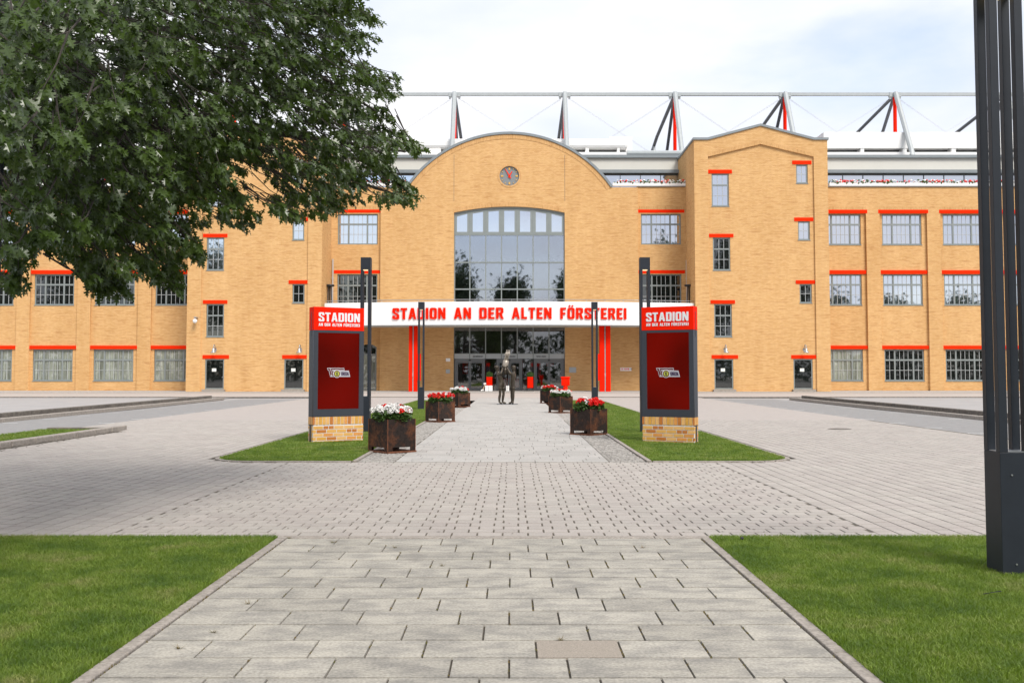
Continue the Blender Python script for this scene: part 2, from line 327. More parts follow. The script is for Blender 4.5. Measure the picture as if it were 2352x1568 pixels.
# ------------------------------------------------------------------ lettering: heavy condensed capitals drawn as outlines
GL = {
 'I': (.2, [rect(0, 0, .2, 1)]), 'L': (.44, [[(0, 0), (.44, 0), (.44, .18), (.2, .18), (.2, 1), (0, 1)]]),
 'T': (.52, [[(.16, 0), (.36, 0), (.36, .82), (.52, .82), (.52, 1), (0, 1), (0, .82), (.16, .82)]]),
 'E': (.46, [[(0, 0), (.46, 0), (.46, .17), (.2, .17), (.2, .42), (.41, .42), (.41, .58), (.2, .58), (.2, .83), (.46, .83), (.46, 1), (0, 1)]]),
 'F': (.45, [[(0, 0), (.2, 0), (.2, .4), (.4, .4), (.4, .57), (.2, .57), (.2, .83), (.45, .83), (.45, 1), (0, 1)]]),
 'N': (.58, [[(0, 0), (.18, 0), (.18, .52), (.38, 0), (.58, 0), (.58, 1), (.4, 1), (.4, .48), (.2, 1), (0, 1)]]),
 'A': (.62, [[(0, 0), (.19, 0), (.23, .2), (.39, .2), (.43, 0), (.62, 0), (.42, 1), (.2, 1)], [(.265, .36), (.31, .70), (.355, .36)]]),
 'D': (.55, [[(0, 0)] + arcp(.40, .15, .15, -90, 0, 4) + arcp(.40, .85, .15, 0, 90, 4) + [(0, 1)], [(.2, .17), (.2, .83), (.31, .83), (.35, .78), (.35, .22), (.31, .17)]]),
 'O': (.56, [rring(0, 0, .56, 1, .16), list(reversed(rring(.2, .17, .36, .83, .06, 2)))]),
 'R': (.57, [[(0, 0), (.19, 0), (.19, .38), (.25, .38), (.37, 0), (.57, 0), (.44, .43)] + arcp(.44, .60, .11, -60, 0, 3) + arcp(.42, .87, .13, 0, 90, 4) + [(0, 1)], [(.19, .55), (.19, .84), (.3, .84), (.35, .79), (.35, .6), (.3, .55)]]),
 'S': (.55, [[(.55, .67), (.35, .67), (.35, .80), (.32, .83), (.23, .83), (.2, .80), (.2, .67), (.24, .62), (.50, .45), (.55, .36), (.55, .11), (.51, .03), (.44, 0), (.11, 0), (.04, .03), (0, .11), (0, .33), (.2, .33), (.2, .20), (.23, .17), (.32, .17), (.35, .20), (.35, .34), (.31, .39), (.05, .56), (0, .64), (0, .89), (.04, .97), (.11, 1), (.44, 1), (.51, .97), (.55, .89)]]),
 'U': (.56, [[(0, 1), (0, .14), (.05, .04), (.14, 0), (.42, 0), (.51, .04), (.56, .14), (.56, 1), (.36, 1), (.36, .2), (.32, .17), (.24, .17), (.2, .2), (.2, 1)]]),
 'C': (.53, [[(.53, .66), (.33, .66), (.33, .79), (.3, .83), (.23, .83), (.2, .79), (.2, .21), (.23, .17), (.3, .17), (.33, .21), (.33, .34), (.53, .34), (.53, .12), (.44, 0), (.11, 0), (0, .12), (0, .88), (.11, 1), (.44, 1), (.53, .88)]]),
 'G': (.54, [[(.53, .66), (.33, .66), (.33, .79), (.3, .83), (.23, .83), (.2, .79), (.2, .21), (.23, .17), (.3, .17), (.34, .21), (.34, .38), (.26, .38), (.26, .52), (.54, .52), (.54, .12), (.44, 0), (.11, 0), (0, .12), (0, .88), (.11, 1), (.44, 1), (.53, .88)]]),
 'B': (.55, [[(0, 0), (.43, 0), (.55, .12), (.55, .42), (.47, .51), (.54, .6), (.54, .88), (.42, 1), (0, 1)], [(.2, .16), (.2, .43), (.32, .43), (.35, .4), (.35, .19), (.32, .16)], [(.2, .59), (.2, .84), (.31, .84), (.34, .81), (.34, .62), (.31, .59)]]),
 'H': (.56, [[(0, 0), (.19, 0), (.19, .42), (.37, .42), (.37, 0), (.56, 0), (.56, 1), (.37, 1), (.37, .59), (.19, .59), (.19, 1), (0, 1)]]),
 'J': (.42, [[(0, 0), (.3, 0), (.42, .12), (.42, 1), (.22, 1), (.22, .2), (.19, .17), (0, .17)]]),
 'Z': (.5, [[(0, 0), (.5, 0), (.5, .17), (.22, .17), (.5, .8), (.5, 1), (0, 1), (0, .83), (.28, .83), (0, .2)]]),
 'P': (.55, [[(0, 0), (.2, 0), (.2, .36), (.43, .36), (.54, .46), (.54, .88), (.42, 1), (0, 1)], [(.2, .52), (.2, .84), (.31, .84), (.34, .8), (.34, .56), (.31, .52)]]),
 '1': (.3, [[(.1, 0), (.3, 0), (.3, 1), (.12, 1), (0, .86), (0, .74), (.1, .78)]]),
 '.': (.2, [rect(0, 0, .2, .19)]),
 ' ': (.36, []),
}
GL['Ö'] = (.56, GL['O'][1] + [rring(.09, 1.08, .24, 1.23, .07, 3), rring(.32, 1.08, .47, 1.23, .07, 3)])
_gc = {}
def glyph(ch, depth, m):
    k = (ch, depth, m.name)
    if k not in _gc: me = shape(GL[ch][1], depth); me.materials.append(m); me.name = 'letter'; _gc[k] = me
    return _gc[k]
def textw(s, gap=.11): return sum(GL[c][0] for c in s) + gap * (len(s) - 1)
def word(s, parent, org, xdir, width, h, depth, m, gap=.11, name='letter', shear=0):
    """letters as objects along xdir from org (in the parent's frame)"""
    w = textw(s, gap); sx = width / w; x = 0; xd = Vector(xdir).normalized(); an = math.atan2(xd.y, xd.x)
    for c in s:
        if c != ' ': inst(name, glyph(c, depth, m), parent, Vector(org) + xd * x * sx, rot=(0, 0, an), sc=(sx, 1, h))
        x += GL[c][0] + gap
def wordmesh(s, org, xdir, width, h, depth, m, name, parent, gap=.11, shear=0):
    w = textw(s, gap); sx = width / w; x = 0; cs = []
    for c in s:
        for ct in GL[c][1]: cs.append([((px + x) * sx + shear * pz * h, pz * h) for px, pz in ct])
        x += GL[c][0] + gap
    me = shape(cs, depth); me.materials.append(m); xd = Vector(xdir).normalized()
    return inst(name, me, parent, org, rot=(0, 0, math.atan2(xd.y, xd.x)))

XC = -.18
def _late(): vcolmat(M['grass'], .5)
# ================================================================== SETTING: ground
def sheet(name, pts, z, m, parent=None, kind='structure', **k):
    return obj(name, MB().add([(x, y, z) for x, y in pts], [tuple(range(len(pts)))]), m, parent, kind=kind, **k)
sheet('ground', [(-400, -300), (400, -300), (400, 500), (-400, 500)], -.06, M['pavegrey'])
def brickfloor(name, bw, bh, c1, c2, cm, rot):
    m = mat(name, c1, .85); t = m.node_tree; N = t.nodes.new; K = t.links.new; p = t.nodes['Principled BSDF']
    g = N('ShaderNodeNewGeometry'); mp_ = N('ShaderNodeMapping'); mp_.inputs['Rotation'].default_value = (0, 0, rot); b = N('ShaderNodeTexBrick')
    b.inputs['Scale'].default_value = 1; b.inputs['Brick Width'].default_value = bw; b.inputs['Row Height'].default_value = bh; b.inputs['Mortar Size'].default_value = .006
    b.inputs['Color1'].default_value = (*c1, 1); b.inputs['Color2'].default_value = (*c2, 1); b.inputs['Mortar'].default_value = (*cm, 1)
    K(g.outputs['Position'], mp_.inputs[0]); K(mp_.outputs[0], b.inputs[0]); K(b.outputs['Color'], p.inputs['Base Color']); return m
M['farpave'] = brickfloor('plaza_paving_far', .255, .209, (.385, .345, .315), (.36, .32, .295), (.25, .22, .195), math.pi / 2)
XL, XR = -12.85, 12.2                          # plaza paving between these
plaza = sheet('plaza', [(XL, 9.7), (XR, 9.7), (XR, 66), (XL, 66)], -.024, M['sand'])
for q_ in ([(XC - 3.95, 9.75), (XC + 3.95, 9.75), (XC + 3.95, 17.93), (XC - 3.95, 17.93)], [(XL, 9.75), (XC - 3.96, 9.75), (XC - 3.96, 17.93), (XC - 5.5, 17.95), (XC - 5.5, 33.9), (XL, 33.9)], [(XC + 3.96, 9.75), (XR, 9.75), (XR, 33.9), (XC + 5.5, 33.9), (XC + 5.5, 17.95), (XC + 3.96, 17.93)]): sheet('joint_sand', q_, -.009, M['sand_l'], plaza)
sheet('plaza_far_paving', [(XL, 34), (XR, 34), (XR, 65.6), (XL, 65.6)], -.004, M['farpave'])
# islands of lawn with the path between
ISL0, ISL1, ISLX, ISLI = 18.05, 58, 5.32, 2.63
# pavers as geometry
def paverset():
    big = []; rest = []
    W, Dp, g1, g2 = .2545, .209, .006, .0042
    def inside_excl(x, y):
        ax = abs(x - XC)
        return y > ISL0 - .12 and (ax < ISLX + .12) and not (y < ISL0 + .8 and ax > ISLX + .12 - (.8 - math.sqrt(max(0, .64 - (ISL0 - .08 + .8 - y) ** 2))))
    k = 0; y = 9.86
    while y < ISL0 - .08:                       # centre: rows across
        off = (.0 if k % 2 else .35) * W + random.uniform(-.01, .01); n = int(8 / W)
        for i in range(-n, n):
            x = XC + i * W + off
            xa_, xb_ = max(x + g1, XC - 3.85), min(x + W - g1, XC + 3.85)
            if xb_ - xa_ > .04 and abs(x) < .56 * y + 1.2: rest.append((xa_, xb_, y + g2, min(y + Dp - g2, ISL0 - .085)))
        y += Dp; k += 1
    y_ok = lambda q: True
    i = 0; cols_ = [XC + 3.853 + Dp * q for q in range(60)] + [XC - 3.853 - Dp * (q + 1) for q in range(70)]
    for x in [q for q in cols_ if XL + .01 < q < XR - Dp] + [XC - 3.85 + Dp * q for q in range(36)]:
        in_c = abs(x + Dp / 2 - XC) < 3.85                               # sides: rows along the depth
        if y_ok(x):
            yy = 9.86 + (W * .5 if i % 2 else 0)
            if i % 2 and not in_c and abs(x) < 7: rest.append((x + g2, x + Dp - g2, 9.86, 9.86 + W * .5 - g2))
            while yy < 34:
                if (not in_c or yy > ISL1) and abs(x) < .56 * yy + 1.5 and not inside_excl(x + Dp / 2, yy + W / 2) and not (x < -10.9 and yy < 27.6):
                    rest.append((x + g2 * 1.1, x + Dp - g2 * 1.1, yy + g2, yy + W - g2))
                yy += W
        i += 1
    rest.sort(key=lambda r: (r[2], abs(r[0])))
    return rest[:300], rest[300:]
near_p, far_p = paverset()
def tile_np(ts, zt, zb, bev, jit):
    n = len(ts); a = np.array(ts); V = np.zeros((n, 8, 3)); x0, x1, y0, y1 = a.T
    for j, (sx, sy) in enumerate([(0, 0), (1, 0), (1, 1), (0, 1)]):
        V[:, j, 0] = np.where(sx, x1, x0); V[:, j, 1] = np.where(sy, y1, y0); V[:, j, 2] = zb
        V[:, j + 4, 0] = np.where(sx, x1 - bev, x0 + bev); V[:, j + 4, 1] = np.where(sy, y1 - bev, y0 + bev)
    z = zt + np.random.uniform(-jit, jit, n); tx = np.random.uniform(-jit, jit, n)
    for j, s_ in enumerate((-1, 1, 1, -1)): V[:, j + 4, 2] = z + tx * s_
    f = np.array([(4, 5, 6, 7), (0, 1, 5, 4), (1, 2, 6, 5), (2, 3, 7, 6), (3, 0, 4, 7)]); F = (np.arange(n) * 8)[:, None, None] + f[None]
    return V.reshape(-1, 3), F.reshape(-1, 4)
def vcolmat(m, amt, c_warm=(1.0, .97, .93)):
    """multiply base colour with a per-piece attribute 'tone' (each stone has its own tone)"""
    t = m.node_tree; p = t.nodes['Principled BSDF']; a = t.nodes.new('ShaderNodeAttribute'); a.attribute_name = 'tone'
    mr = t.nodes.new('ShaderNodeMapRange'); mr.inputs['To Min'].default_value = 1 - amt; mr.inputs['To Max'].default_value = 1 + amt
    t.links.new(a.outputs['Fac'], mr.inputs['Value']); mx = t.nodes.new('ShaderNodeVectorMath'); mx.operation = 'SCALE'
    s_ = p.inputs['Base Color'].links[0].from_socket; t.links.new(s_, mx.inputs[0]); t.links.new(mr.outputs[0], mx.inputs['Scale']); t.links.new(mx.outputs[0], p.inputs['Base Color'])
_late()
def tone(me, per, n):
    at = me.attributes.new('tone', 'FLOAT', 'FACE'); at.data.foreach_set('value', np.repeat(np.random.rand(n), per).astype(np.float32))
M['paver_many'] = mat('paver_concrete_many', (.385, .355, .318), .85, c2=(.355, .317, .29), vscale=1.1, bump=.3, bscale=160, vdetail=10); vcolmat(M['paver_many'], .07); speck(M['paver_many'], .14, 60)
M['slab_many'] = mat('concrete_slab_many', (.40, .38, .355), .8, c2=(.35, .335, .31), vscale=1.5, bump=.3, bscale=110, vdetail=8); vcolmat(M['slab_many'], .07); speck(M['slab_many'], .14, 30)
M['slab_far'] = mat('concrete_slab_far', (.40, .38, .355), .8, c2=(.35, .335, .31), vscale=1.5, bump=.3, bscale=110, vdetail=8, obj_random=.07); speck(M['slab_far'], .14, 30)
M['mosaic_many'] = mat('mosaic_stone_many', (.33, .31, .285), .8, c2=(.26, .245, .225), vscale=5, bump=.3); vcolmat(M['mosaic_many'], .3)
M['paver_one'] = mat('paver_concrete_near', (.385, .355, .318), .85, c2=(.35, .31, .285), vscale=1.1, bump=.35, bscale=160, vdetail=10, obj_random=.06); speck(M['paver_one'], .14, 60)
V, F = tile_np(far_p, -.001, -.022, .004, .0012); me = npmesh('paver_field', V, F); tone(me, 5, len(far_p))
obj('paver_field', me, M['paver_many'], plaza, kind='stuff')
pv_cache = {}
def tilemesh(w, d, name, m, bev=.004, h=.02):
    k = (round(w, 3), round(d, 3), m.name)
    if k not in pv_cache:
        V, F = tile_np([(-w / 2, w / 2, -d / 2, d / 2)], 0, -h, bev, 0); me = npmesh(name, V, F); me.materials.append(m); pv_cache[k] = me
    return pv_cache[k]
for (x0, x1, y0, y1) in near_p:
    inst('paver', tilemesh(x1 - x0, y1 - y0, 'paver', M['paver_one']), plaza, ((x0 + x1) / 2, (y0 + y1) / 2, random.uniform(-.002, .001)), rot=(random.uniform(-.004, .004), random.uniform(-.004, .004), random.uniform(-.006, .006)))
# edging strip between plaza and lawn / near path
ed = thing('edging_strip', None, None, (0, 9.78, 0)); ed['kind'] = 'structure'
x = -12.6
while x < 12:
    obj('edging_stone', MB().box((x, 9.705, -.05), (x + .993, 9.845, .004)), M['kerb'], ed, bevel=.006); x += 1.0
# ---- near path
path = sheet('path', [(XC - 2.02, -3), (XC + 2.02, -3), (XC + 2.02, 9.7), (XC - 2.02, 9.7)], -.013, M['sand'])
JX = [
 (1585, [985.7, 1086.9, 1294, 1444, 1646.7, 1745.6, 1954]), (1605, [914, 1125.5, 1230.9, 1335.7, 1547, 1704, 1862]), (1628, [1000.5, 1167.2, 1384.5, 1493.4, 1602, 1822, 1935.6]),
 (1652, [920, 1035, 1263.6, 1436.2, 1664.6, 1777.4, 2007]), (1678, [836.9, 1076.7, 1197, 1313, 1554, 1732.8, 1914.6]), (1707, [930.9, 1119.6, 1368.4, 1493.4, 1618, 1870, 1994]),
 (1737, [839.8, 967.8, 1231.5, 1427.3, 1691, 1824, 2086.8]), (1772, [738.7, 1010.7, 1149.3, 1285, 1561, 1769, 1978]), (1809, [836.9, 1055.9, 1345.8, 1491.6, 1637, 1930.5, 2077]),
 (1851, [723.8, 877.3, 1183.9, 1417, 1723, 1879.5, 2188.8]), (1899.5, [595.8, 917.2, 1079.7, 1243.4, 1570.7, 1818.9, 2067.6]), (1955, [708.9, 967.8, 1319, 1491.6, 1665.8, 2019.8, 2188.8]),
 (2010, [581, 765, 1128.5, 1402, 1764.7, 1949.6, 2316])]
RD = .370
def slabrow(y1, xs, out, xl, xr):
    e = [xl] + [x for x in xs if xl + .06 < x < xr - .06] + [xr]
    for a, b in zip(e[:-1], e[1:]): out.append((a + .0036, b - .0036, y1 - RD + .0062, y1 - .0062))
slabs = []
for k, (ym, js) in enumerate(JX):
    slabrow(9.7 - RD * k, [(u - 1500) / (ym - 1092) * HC for u in js], slabs, XC - 2.015, XC + 2.015)
for k in range(13, 24):
    xs = []; x = XC - 2.0 + random.uniform(.15, .5)
    while x < 1.9: xs.append(x); x += random.choice([.375, .5, .625])
    slabrow(9.7 - RD * k, xs, slabs, XC - 2.015, XC + 2.015)
for (x0, x1, y0, y1) in slabs:
    tan = abs((x0 + x1) / 2 - .40) < .06 and abs((y0 + y1) / 2 - 5.815) < .1
    inst('slab', tilemesh(x1 - x0, y1 - y0, 'slab', M['slab_tan'] if tan else M['slab'], .003, .028), path, ((x0 + x1) / 2, (y0 + y1) / 2, random.uniform(-.001, .002)), rot=(random.uniform(-.003, .003), random.uniform(-.003, .003), 0), label='tan brown slab among grey ones' if tan else None)
for s_ in (-1, 1):
    kb = thing('path_kerb', None, None, (XC + s_ * 2.07, 5, 0)); kb['kind'] = 'structure'
    y = -2.3
    while y < 9.6:
        xa = XC + s_ * 2.023; obj('kerb_stone', MB().box((xa, y, -.08), (xa + s_ * .085, y + .993, .012)), M['kerb'], kb, bevel=.008); y += 1.0
# weeds and moss in the joints
wm = MB()
for i in range(420):
    s_ = random.choice(slabs[:95]); x = random.choice([s_[0], s_[1]]) + random.uniform(-.004, .004); y = random.uniform(s_[2], s_[3])
    if random.random() < .35: x = random.choice([-2.2, 1.84]) + random.uniform(-.02, .02); y = random.uniform(4.5, 9.6)
    r_ = random.uniform(.003, .009); h = random.uniform(.004, .014)
    wm.add([(x - r_, y, -.005), (x + r_, y - r_, -.005), (x + r_ * .5, y + r_, -.005), (x, y, h)], [(0, 1, 3), (1, 2, 3), (2, 0, 3)])
for (u, v) in ((480, 1462), (398, 1500), (560, 1394), (660, 1240), (1015, 1305), (905, 1262), (760, 1250), (1290, 1480), (1480, 1262)):
    c_ = G(u, v)
    for i in range(26):
        a = random.uniform(0, 6.283); l_ = random.uniform(.02, .06); d_ = Vector((math.cos(a), math.sin(a) * .6, 0)); n_ = Vector((-d_.y, d_.x, 0)) * .0022; b_ = c_ + Vector((random.uniform(-.012, .012), random.uniform(-.008, .008), 0))
        wm.add([b_ - n_, b_ + n_, b_ + d_ * l_ + Vector((0, 0, random.uniform(.01, .035)))], [(0, 1, 2)])
M['moss'] = mat('joint_moss', (.10, .11, .03), .9, c2=(.20, .13, .05), vscale=20)
setp(obj('joint_moss', wm, M['moss']), 'small tufts of moss and dirt in the joints of the near slab path', 'moss', kind='stuff')
# ---- far path between the planters
fp = sheet('far_path', [(XC - 2.0, ISL0), (XC + 2.0, ISL0), (XC + 2.0, 64), (XC - 2.0, 64)], -.011, M['sand_l'])
fs = []; k = 0; y = ISL0 + RD + .01
while y < 64:
    xs = []; x = XC - 1.95 + random.uniform(.15, .5)
    while x < 1.8: xs.append(x); x += random.choice([.375, .5, .625])
    slabrow(y, xs, fs, XC - 1.94, XC + 1.94); y += RD
for (x0, x1, y0, y1) in fs[:150]:
    inst('slab', tilemesh(x1 - x0, y1 - y0, 'slab', M['slab_far'], .003, .02), fp, ((x0 + x1) / 2, (y0 + y1) / 2, 0))
V, F = tile_np(fs[150:], 0, -.018, .004, .001); me = npmesh('slab_field', V, F); tone(me, 5, len(fs) - 150); obj('slab_field', me, M['slab_many'], fp, kind='stuff')
# ---- mosaic strips, kerbs and lawns of the island
for s_ in (-1, 1):
    xa, xb = XC + s_ * 1.95, XC + s_ * ISLI
    if xa > xb: xa, xb = xb, xa
    ms = sheet('mosaic_strip', [(xa, ISL0), (xb, ISL0), (xb, ISL1), (xa, ISL1)], -.016, M['sand'])
    st = []; y = ISL0 + .02
    while y < 46:
        d = .062; x = xa + .006
        while x < xb - .05:
            w = random.uniform(.05, .085); st.append((x, min(x + w - .009, xb), y + random.uniform(0, .008), y + d - random.uniform(.006, .014))); x += w
        y += d
    V, F = tile_np(st, .0, -.014, .008, .004); me = npmesh('mosaic_stones', V, F); tone(me, 5, len(st)); obj('mosaic_stones', me, M['mosaic_many'], ms, kind='stuff')
    sheet('mosaic_far', [(xa, 46), (xb, 46), (xb, ISL1), (xa, ISL1)], -.004, M['mosaic'], ms, kind=None)
    kb = thing('island_kerb', None, None, (XC + s_ * 4, ISL0, 0)); kb['kind'] = 'structure'
    y = ISL0 + .01
    while y < ISL1:
        xk = XC + s_ * (ISLI + .004); obj('kerb_stone', MB().box((xk, y, -.05), (xk + s_ * .08, y + .992, .02)), M['kerb'], kb); y += 1
        if y > 34: 
            obj('kerb_run', MB().box((xk, y, -.05), (xk + s_ * .08, ISL1, .02)), M['kerb'], kb); break
    # outer kerb: front, round corner, side
    rr, w = .8, .09; pts = [(XC + s_ * 2.73, ISL0), (XC + s_ * (ISLX - rr), ISL0)]
    pts += [(XC + s_ * (ISLX - rr + rr * math.sin(a)), ISL0 + rr - rr * math.cos(a)) for a in [R(15 * i) for i in range(1, 7)]]
    pts += [(XC + s_ * ISLX, y) for y in np.arange(20, 34, 1.0)] + [(XC + s_ * ISLX, ISL1)]
    for a, b in zip(pts[:-1], pts[1:]):
        A = Vector((*a, 0)); B = Vector((*b, 0)); t_ = (B - A).normalized(); nn = Vector((t_.y, -t_.x, 0)) * w * s_
        q = [A, B - t_ * .004, B - t_ * .004 + nn, A + nn]; q = [(p.x, p.y) for p in q]
        if s_ > 0: pass
        if (q[1][0] - q[0][0]) * (q[2][1] - q[1][1]) - (q[1][1] - q[0][1]) * (q[2][0] - q[1][0]) < 0: q = q[::-1]
        obj('kerb_stone', MB().prism(q, -.05, .02), M['kerb'], kb)
    lp = [(XC + s_ * 2.72, ISL0 + .003)] + [(p[0] - 0, p[1]) for p in pts[1:]] + [(XC + s_ * 2.72, ISL1)]
    if s_ < 0: lp = lp[::-1]
    sheet('island_lawn', lp, .004, M['soil'])
# near lawns
for s_ in (-1, 1):
    xa, xb = XC + s_ * 2.11, s_ * 12
    sheet('near_lawn', [(min(xa, xb), -4), (max(xa, xb), -4), (max(xa, xb), 9.7), (min(xa, xb), 9.7)], -.006, M['soil'])
def grass(name, pts, h, w, label, z=0):
    n = len(pts); a = np.random.rand(n) * 2 * np.pi; hh = h * (.45 + .9 * np.random.rand(n)); ln = hh * (.25 + .75 * np.random.rand(n)); b = np.random.rand(n) * 2 * np.pi
    # seen from above mostly: blades lean, so each is bent once
    c = np.stack([pts[:, 0], pts[:, 1], np.full(n, z)], 1); sx = np.stack([np.cos(a), np.sin(a), np.zeros(n)], 1) * (w / 2) * (.7 + .6 * np.random.rand(n))[:, None]
    ld = np.stack([np.cos(b), np.sin(b), np.zeros(n)], 1)
    V = np.stack([c - sx, c + sx, c + sx * .8 + ld * (ln * .35)[:, None] + np.array([0, 0, 1]) * (hh * .62)[:, None], c - sx * .8 + ld * (ln * .35)[:, None] + np.array([0, 0, 1]) * (hh * .62)[:, None],
                  c + ld * ln[:, None] + np.array([0, 0, 1]) * (hh * .92)[:, None]], 1)
    q = (np.arange(n) * 5)[:, None]
    F = np.concatenate([q + np.array([[0, 1, 2]]), q + np.array([[0, 2, 3]]), q + np.array([[3, 2, 4]])], 0)
    me = npmesh(name, V.reshape(-1, 3), F); tn = np.clip(np.random.normal(.5, .27, n), 0, 1); me.attributes.new('tone', 'FLOAT', 'FACE').data.foreach_set('value', np.tile(tn, 3).astype(np.float32))
    setp(obj(name, me, M['grass']), label, 'grass', kind='stuff')
def scat(n, x0, x1, y0, y1, test=None, pw=1):
    p = np.stack([np.random.uniform(x0, x1, n), y0 + (y1 - y0) * np.random.rand(n) ** pw], 1)
    return p[test(p)] if test is not None else p
vis = lambda m: (lambda p: (np.abs(p[:, 0]) < .53 * p[:, 1] + m))
grass('lawn_grass', scat(340000, XC - 2.10 - 4.0, XC - 2.10, 4.7, 9.715, vis(.4), 1), .042, .0048, 'short green lawn in the lower left corner beside the slab path')
grass('lawn_grass', scat(340000, XC + 2.10, XC + 2.10 + 4.0, 4.7, 9.715, vis(.4), 1), .042, .0048, 'short sunlit lawn at the lower right around the tall lamp')
def isl(s_):
    def f(p):
        ax = np.abs(p[:, 0] - XC); cx_ = ISLX - .8; cy_ = ISL0 + .8
        return ~((ax > cx_) & (p[:, 1] < cy_) & ((ax - cx_) ** 2 + (p[:, 1] - cy_) ** 2 > .64))
    return f
for s_, lb in ((-1, 'mown lawn strip under the left sign tower beside the planters'), (1, 'mown lawn strip under the right sign tower beside the planters')):
    xa, xb = sorted((XC + s_ * 2.73, XC + s_ * (ISLX - .01)))
    p = np.concatenate([scat(85000, xa, xb, ISL0 + .02, 27, isl(s_)), scat(75000, xa, xb, 27, 57.9)], 0)
    grass('island_grass', p, .045, .011, lb, .003)
# ---- asphalt lanes, markings, kerbs
for s_ in (-1, 1):
    xi = XL if s_ < 0 else XR; xo = -16.85 if s_ < 0 else 16.2
    a, b = sorted((xi, xo)); sheet('road', [(a, 3), (b, 3), (b, 62), (a, 62)], -.026, M['asphalt'])
    k = 0
    for y in np.arange(24, 60, 2.8):
        for xm, xw in ((xi + s_ * .06, .55), (xo - s_ * .75, .5)):
            x0, x1 = sorted((xm, xm + s_ * xw)); sheet('parking_mark', [(x0, y), (x1, y), (x1, y + .11), (x0, y + .11)], -.021, M['paint'])
    kb = thing('road_kerb', None, None, (xo, 40, 0)); kb['kind'] = 'structure'
    y = 22.0
    while y < 61:
        dx = (y - 33) * .028 * s_; x0 = xo + dx
        obj('kerb_stone', MB().box((x0, y, -.05), (x0 + s_ * .22, y + .955, .11)), M['kerb'], kb, bevel=.02)
        obj('kerb_stone', MB().box((x0 + s_ * .75, y, -.05), (x0 + s_ * 1.0, y + .96, .22)), M['kerb_d'], kb, bevel=.02); y += 1.0
    p0, p1 = (xo + s_ * .2, 22), (xo + s_ * 1.5, 61)
    q = [(xo - .3 * s_ + .22 * s_, 22), (xo + s_ * (.28 * 3.9 * .7 + .22), 61), (xo + s_ * 1.8, 61), (xo + s_ * .8, 22)]
    if s_ < 0: q = q[::-1]
    sheet('verge', q, .06, M['kerb_d'])
# planted island at left in front, with its kerb blocks
kb = thing('bed_kerb', None, None, (-11, 25, 0)); kb['kind'] = 'structure'
y = 14.2
while y < 27.4:
    obj('kerb_stone', MB().box((-11.16, y, -.05), (-10.94, y + 1.045, .125)), M['kerb'], kb, bevel=.025); y += 1.09
obj('kerb_stone', MB().box((-12.75, 27.3, -.05), (-11.18, 27.5, .115)), M['kerb_d'], kb, bevel=.02)
sheet('bed_lawn', [(-12.84, 10), (-11.17, 10), (-11.17, 27.3), (-12.84, 27.3)], .03, M['soil'])
grass('bed_grass', scat(26000, -12.8, -11.18, 16, 27.2), .07, .013, 'rough grass behind the block kerb at the left edge', .03)
# far road and forecourt
sheet('far_road', [(-200, 65.6), (200, 65.6), (200, 81.5), (-200, 81.5)], -.018, M['pavebeige'])
sheet('forecourt', [(-200, 81.5), (200, 81.5), (200, 95), (-200, 95)], -.008, M['pavelight'])
fk = thing('far_kerb', None, None, (0, 65, 0)); fk['kind'] = 'structure'
for a, b in ((-70, XC - 5.4), (XC + 5.4, 70)): obj('kerb_run', MB().box((a, 65.45, -.05), (b, 65.62, .035)), M['kerb_d'], fk)
obj('kerb_run', MB().box((-80, 81.3, -.05), (80, 81.48, .03)), M['kerb'], fk)
for s_ in (-1, 1):
    q = [(s_ * 17.4, 3), (s_ * 120, 3), (s_ * 120, 65.4), (s_ * 18.4, 65.4)]
    if s_ < 0: q = q[::-1]
    sheet('side_paving', q, -.022, M['pavegrey'])
dr = MB()
dr.lathe([(.33, 0), (.33, .006)], (12.6 * 0 + 9.4, 28.6, 0), 20); obj('drain_cover', dr, M['kerb_d'], label='round dark drain cover in the paving right of the right sign tower', cat='drain cover')

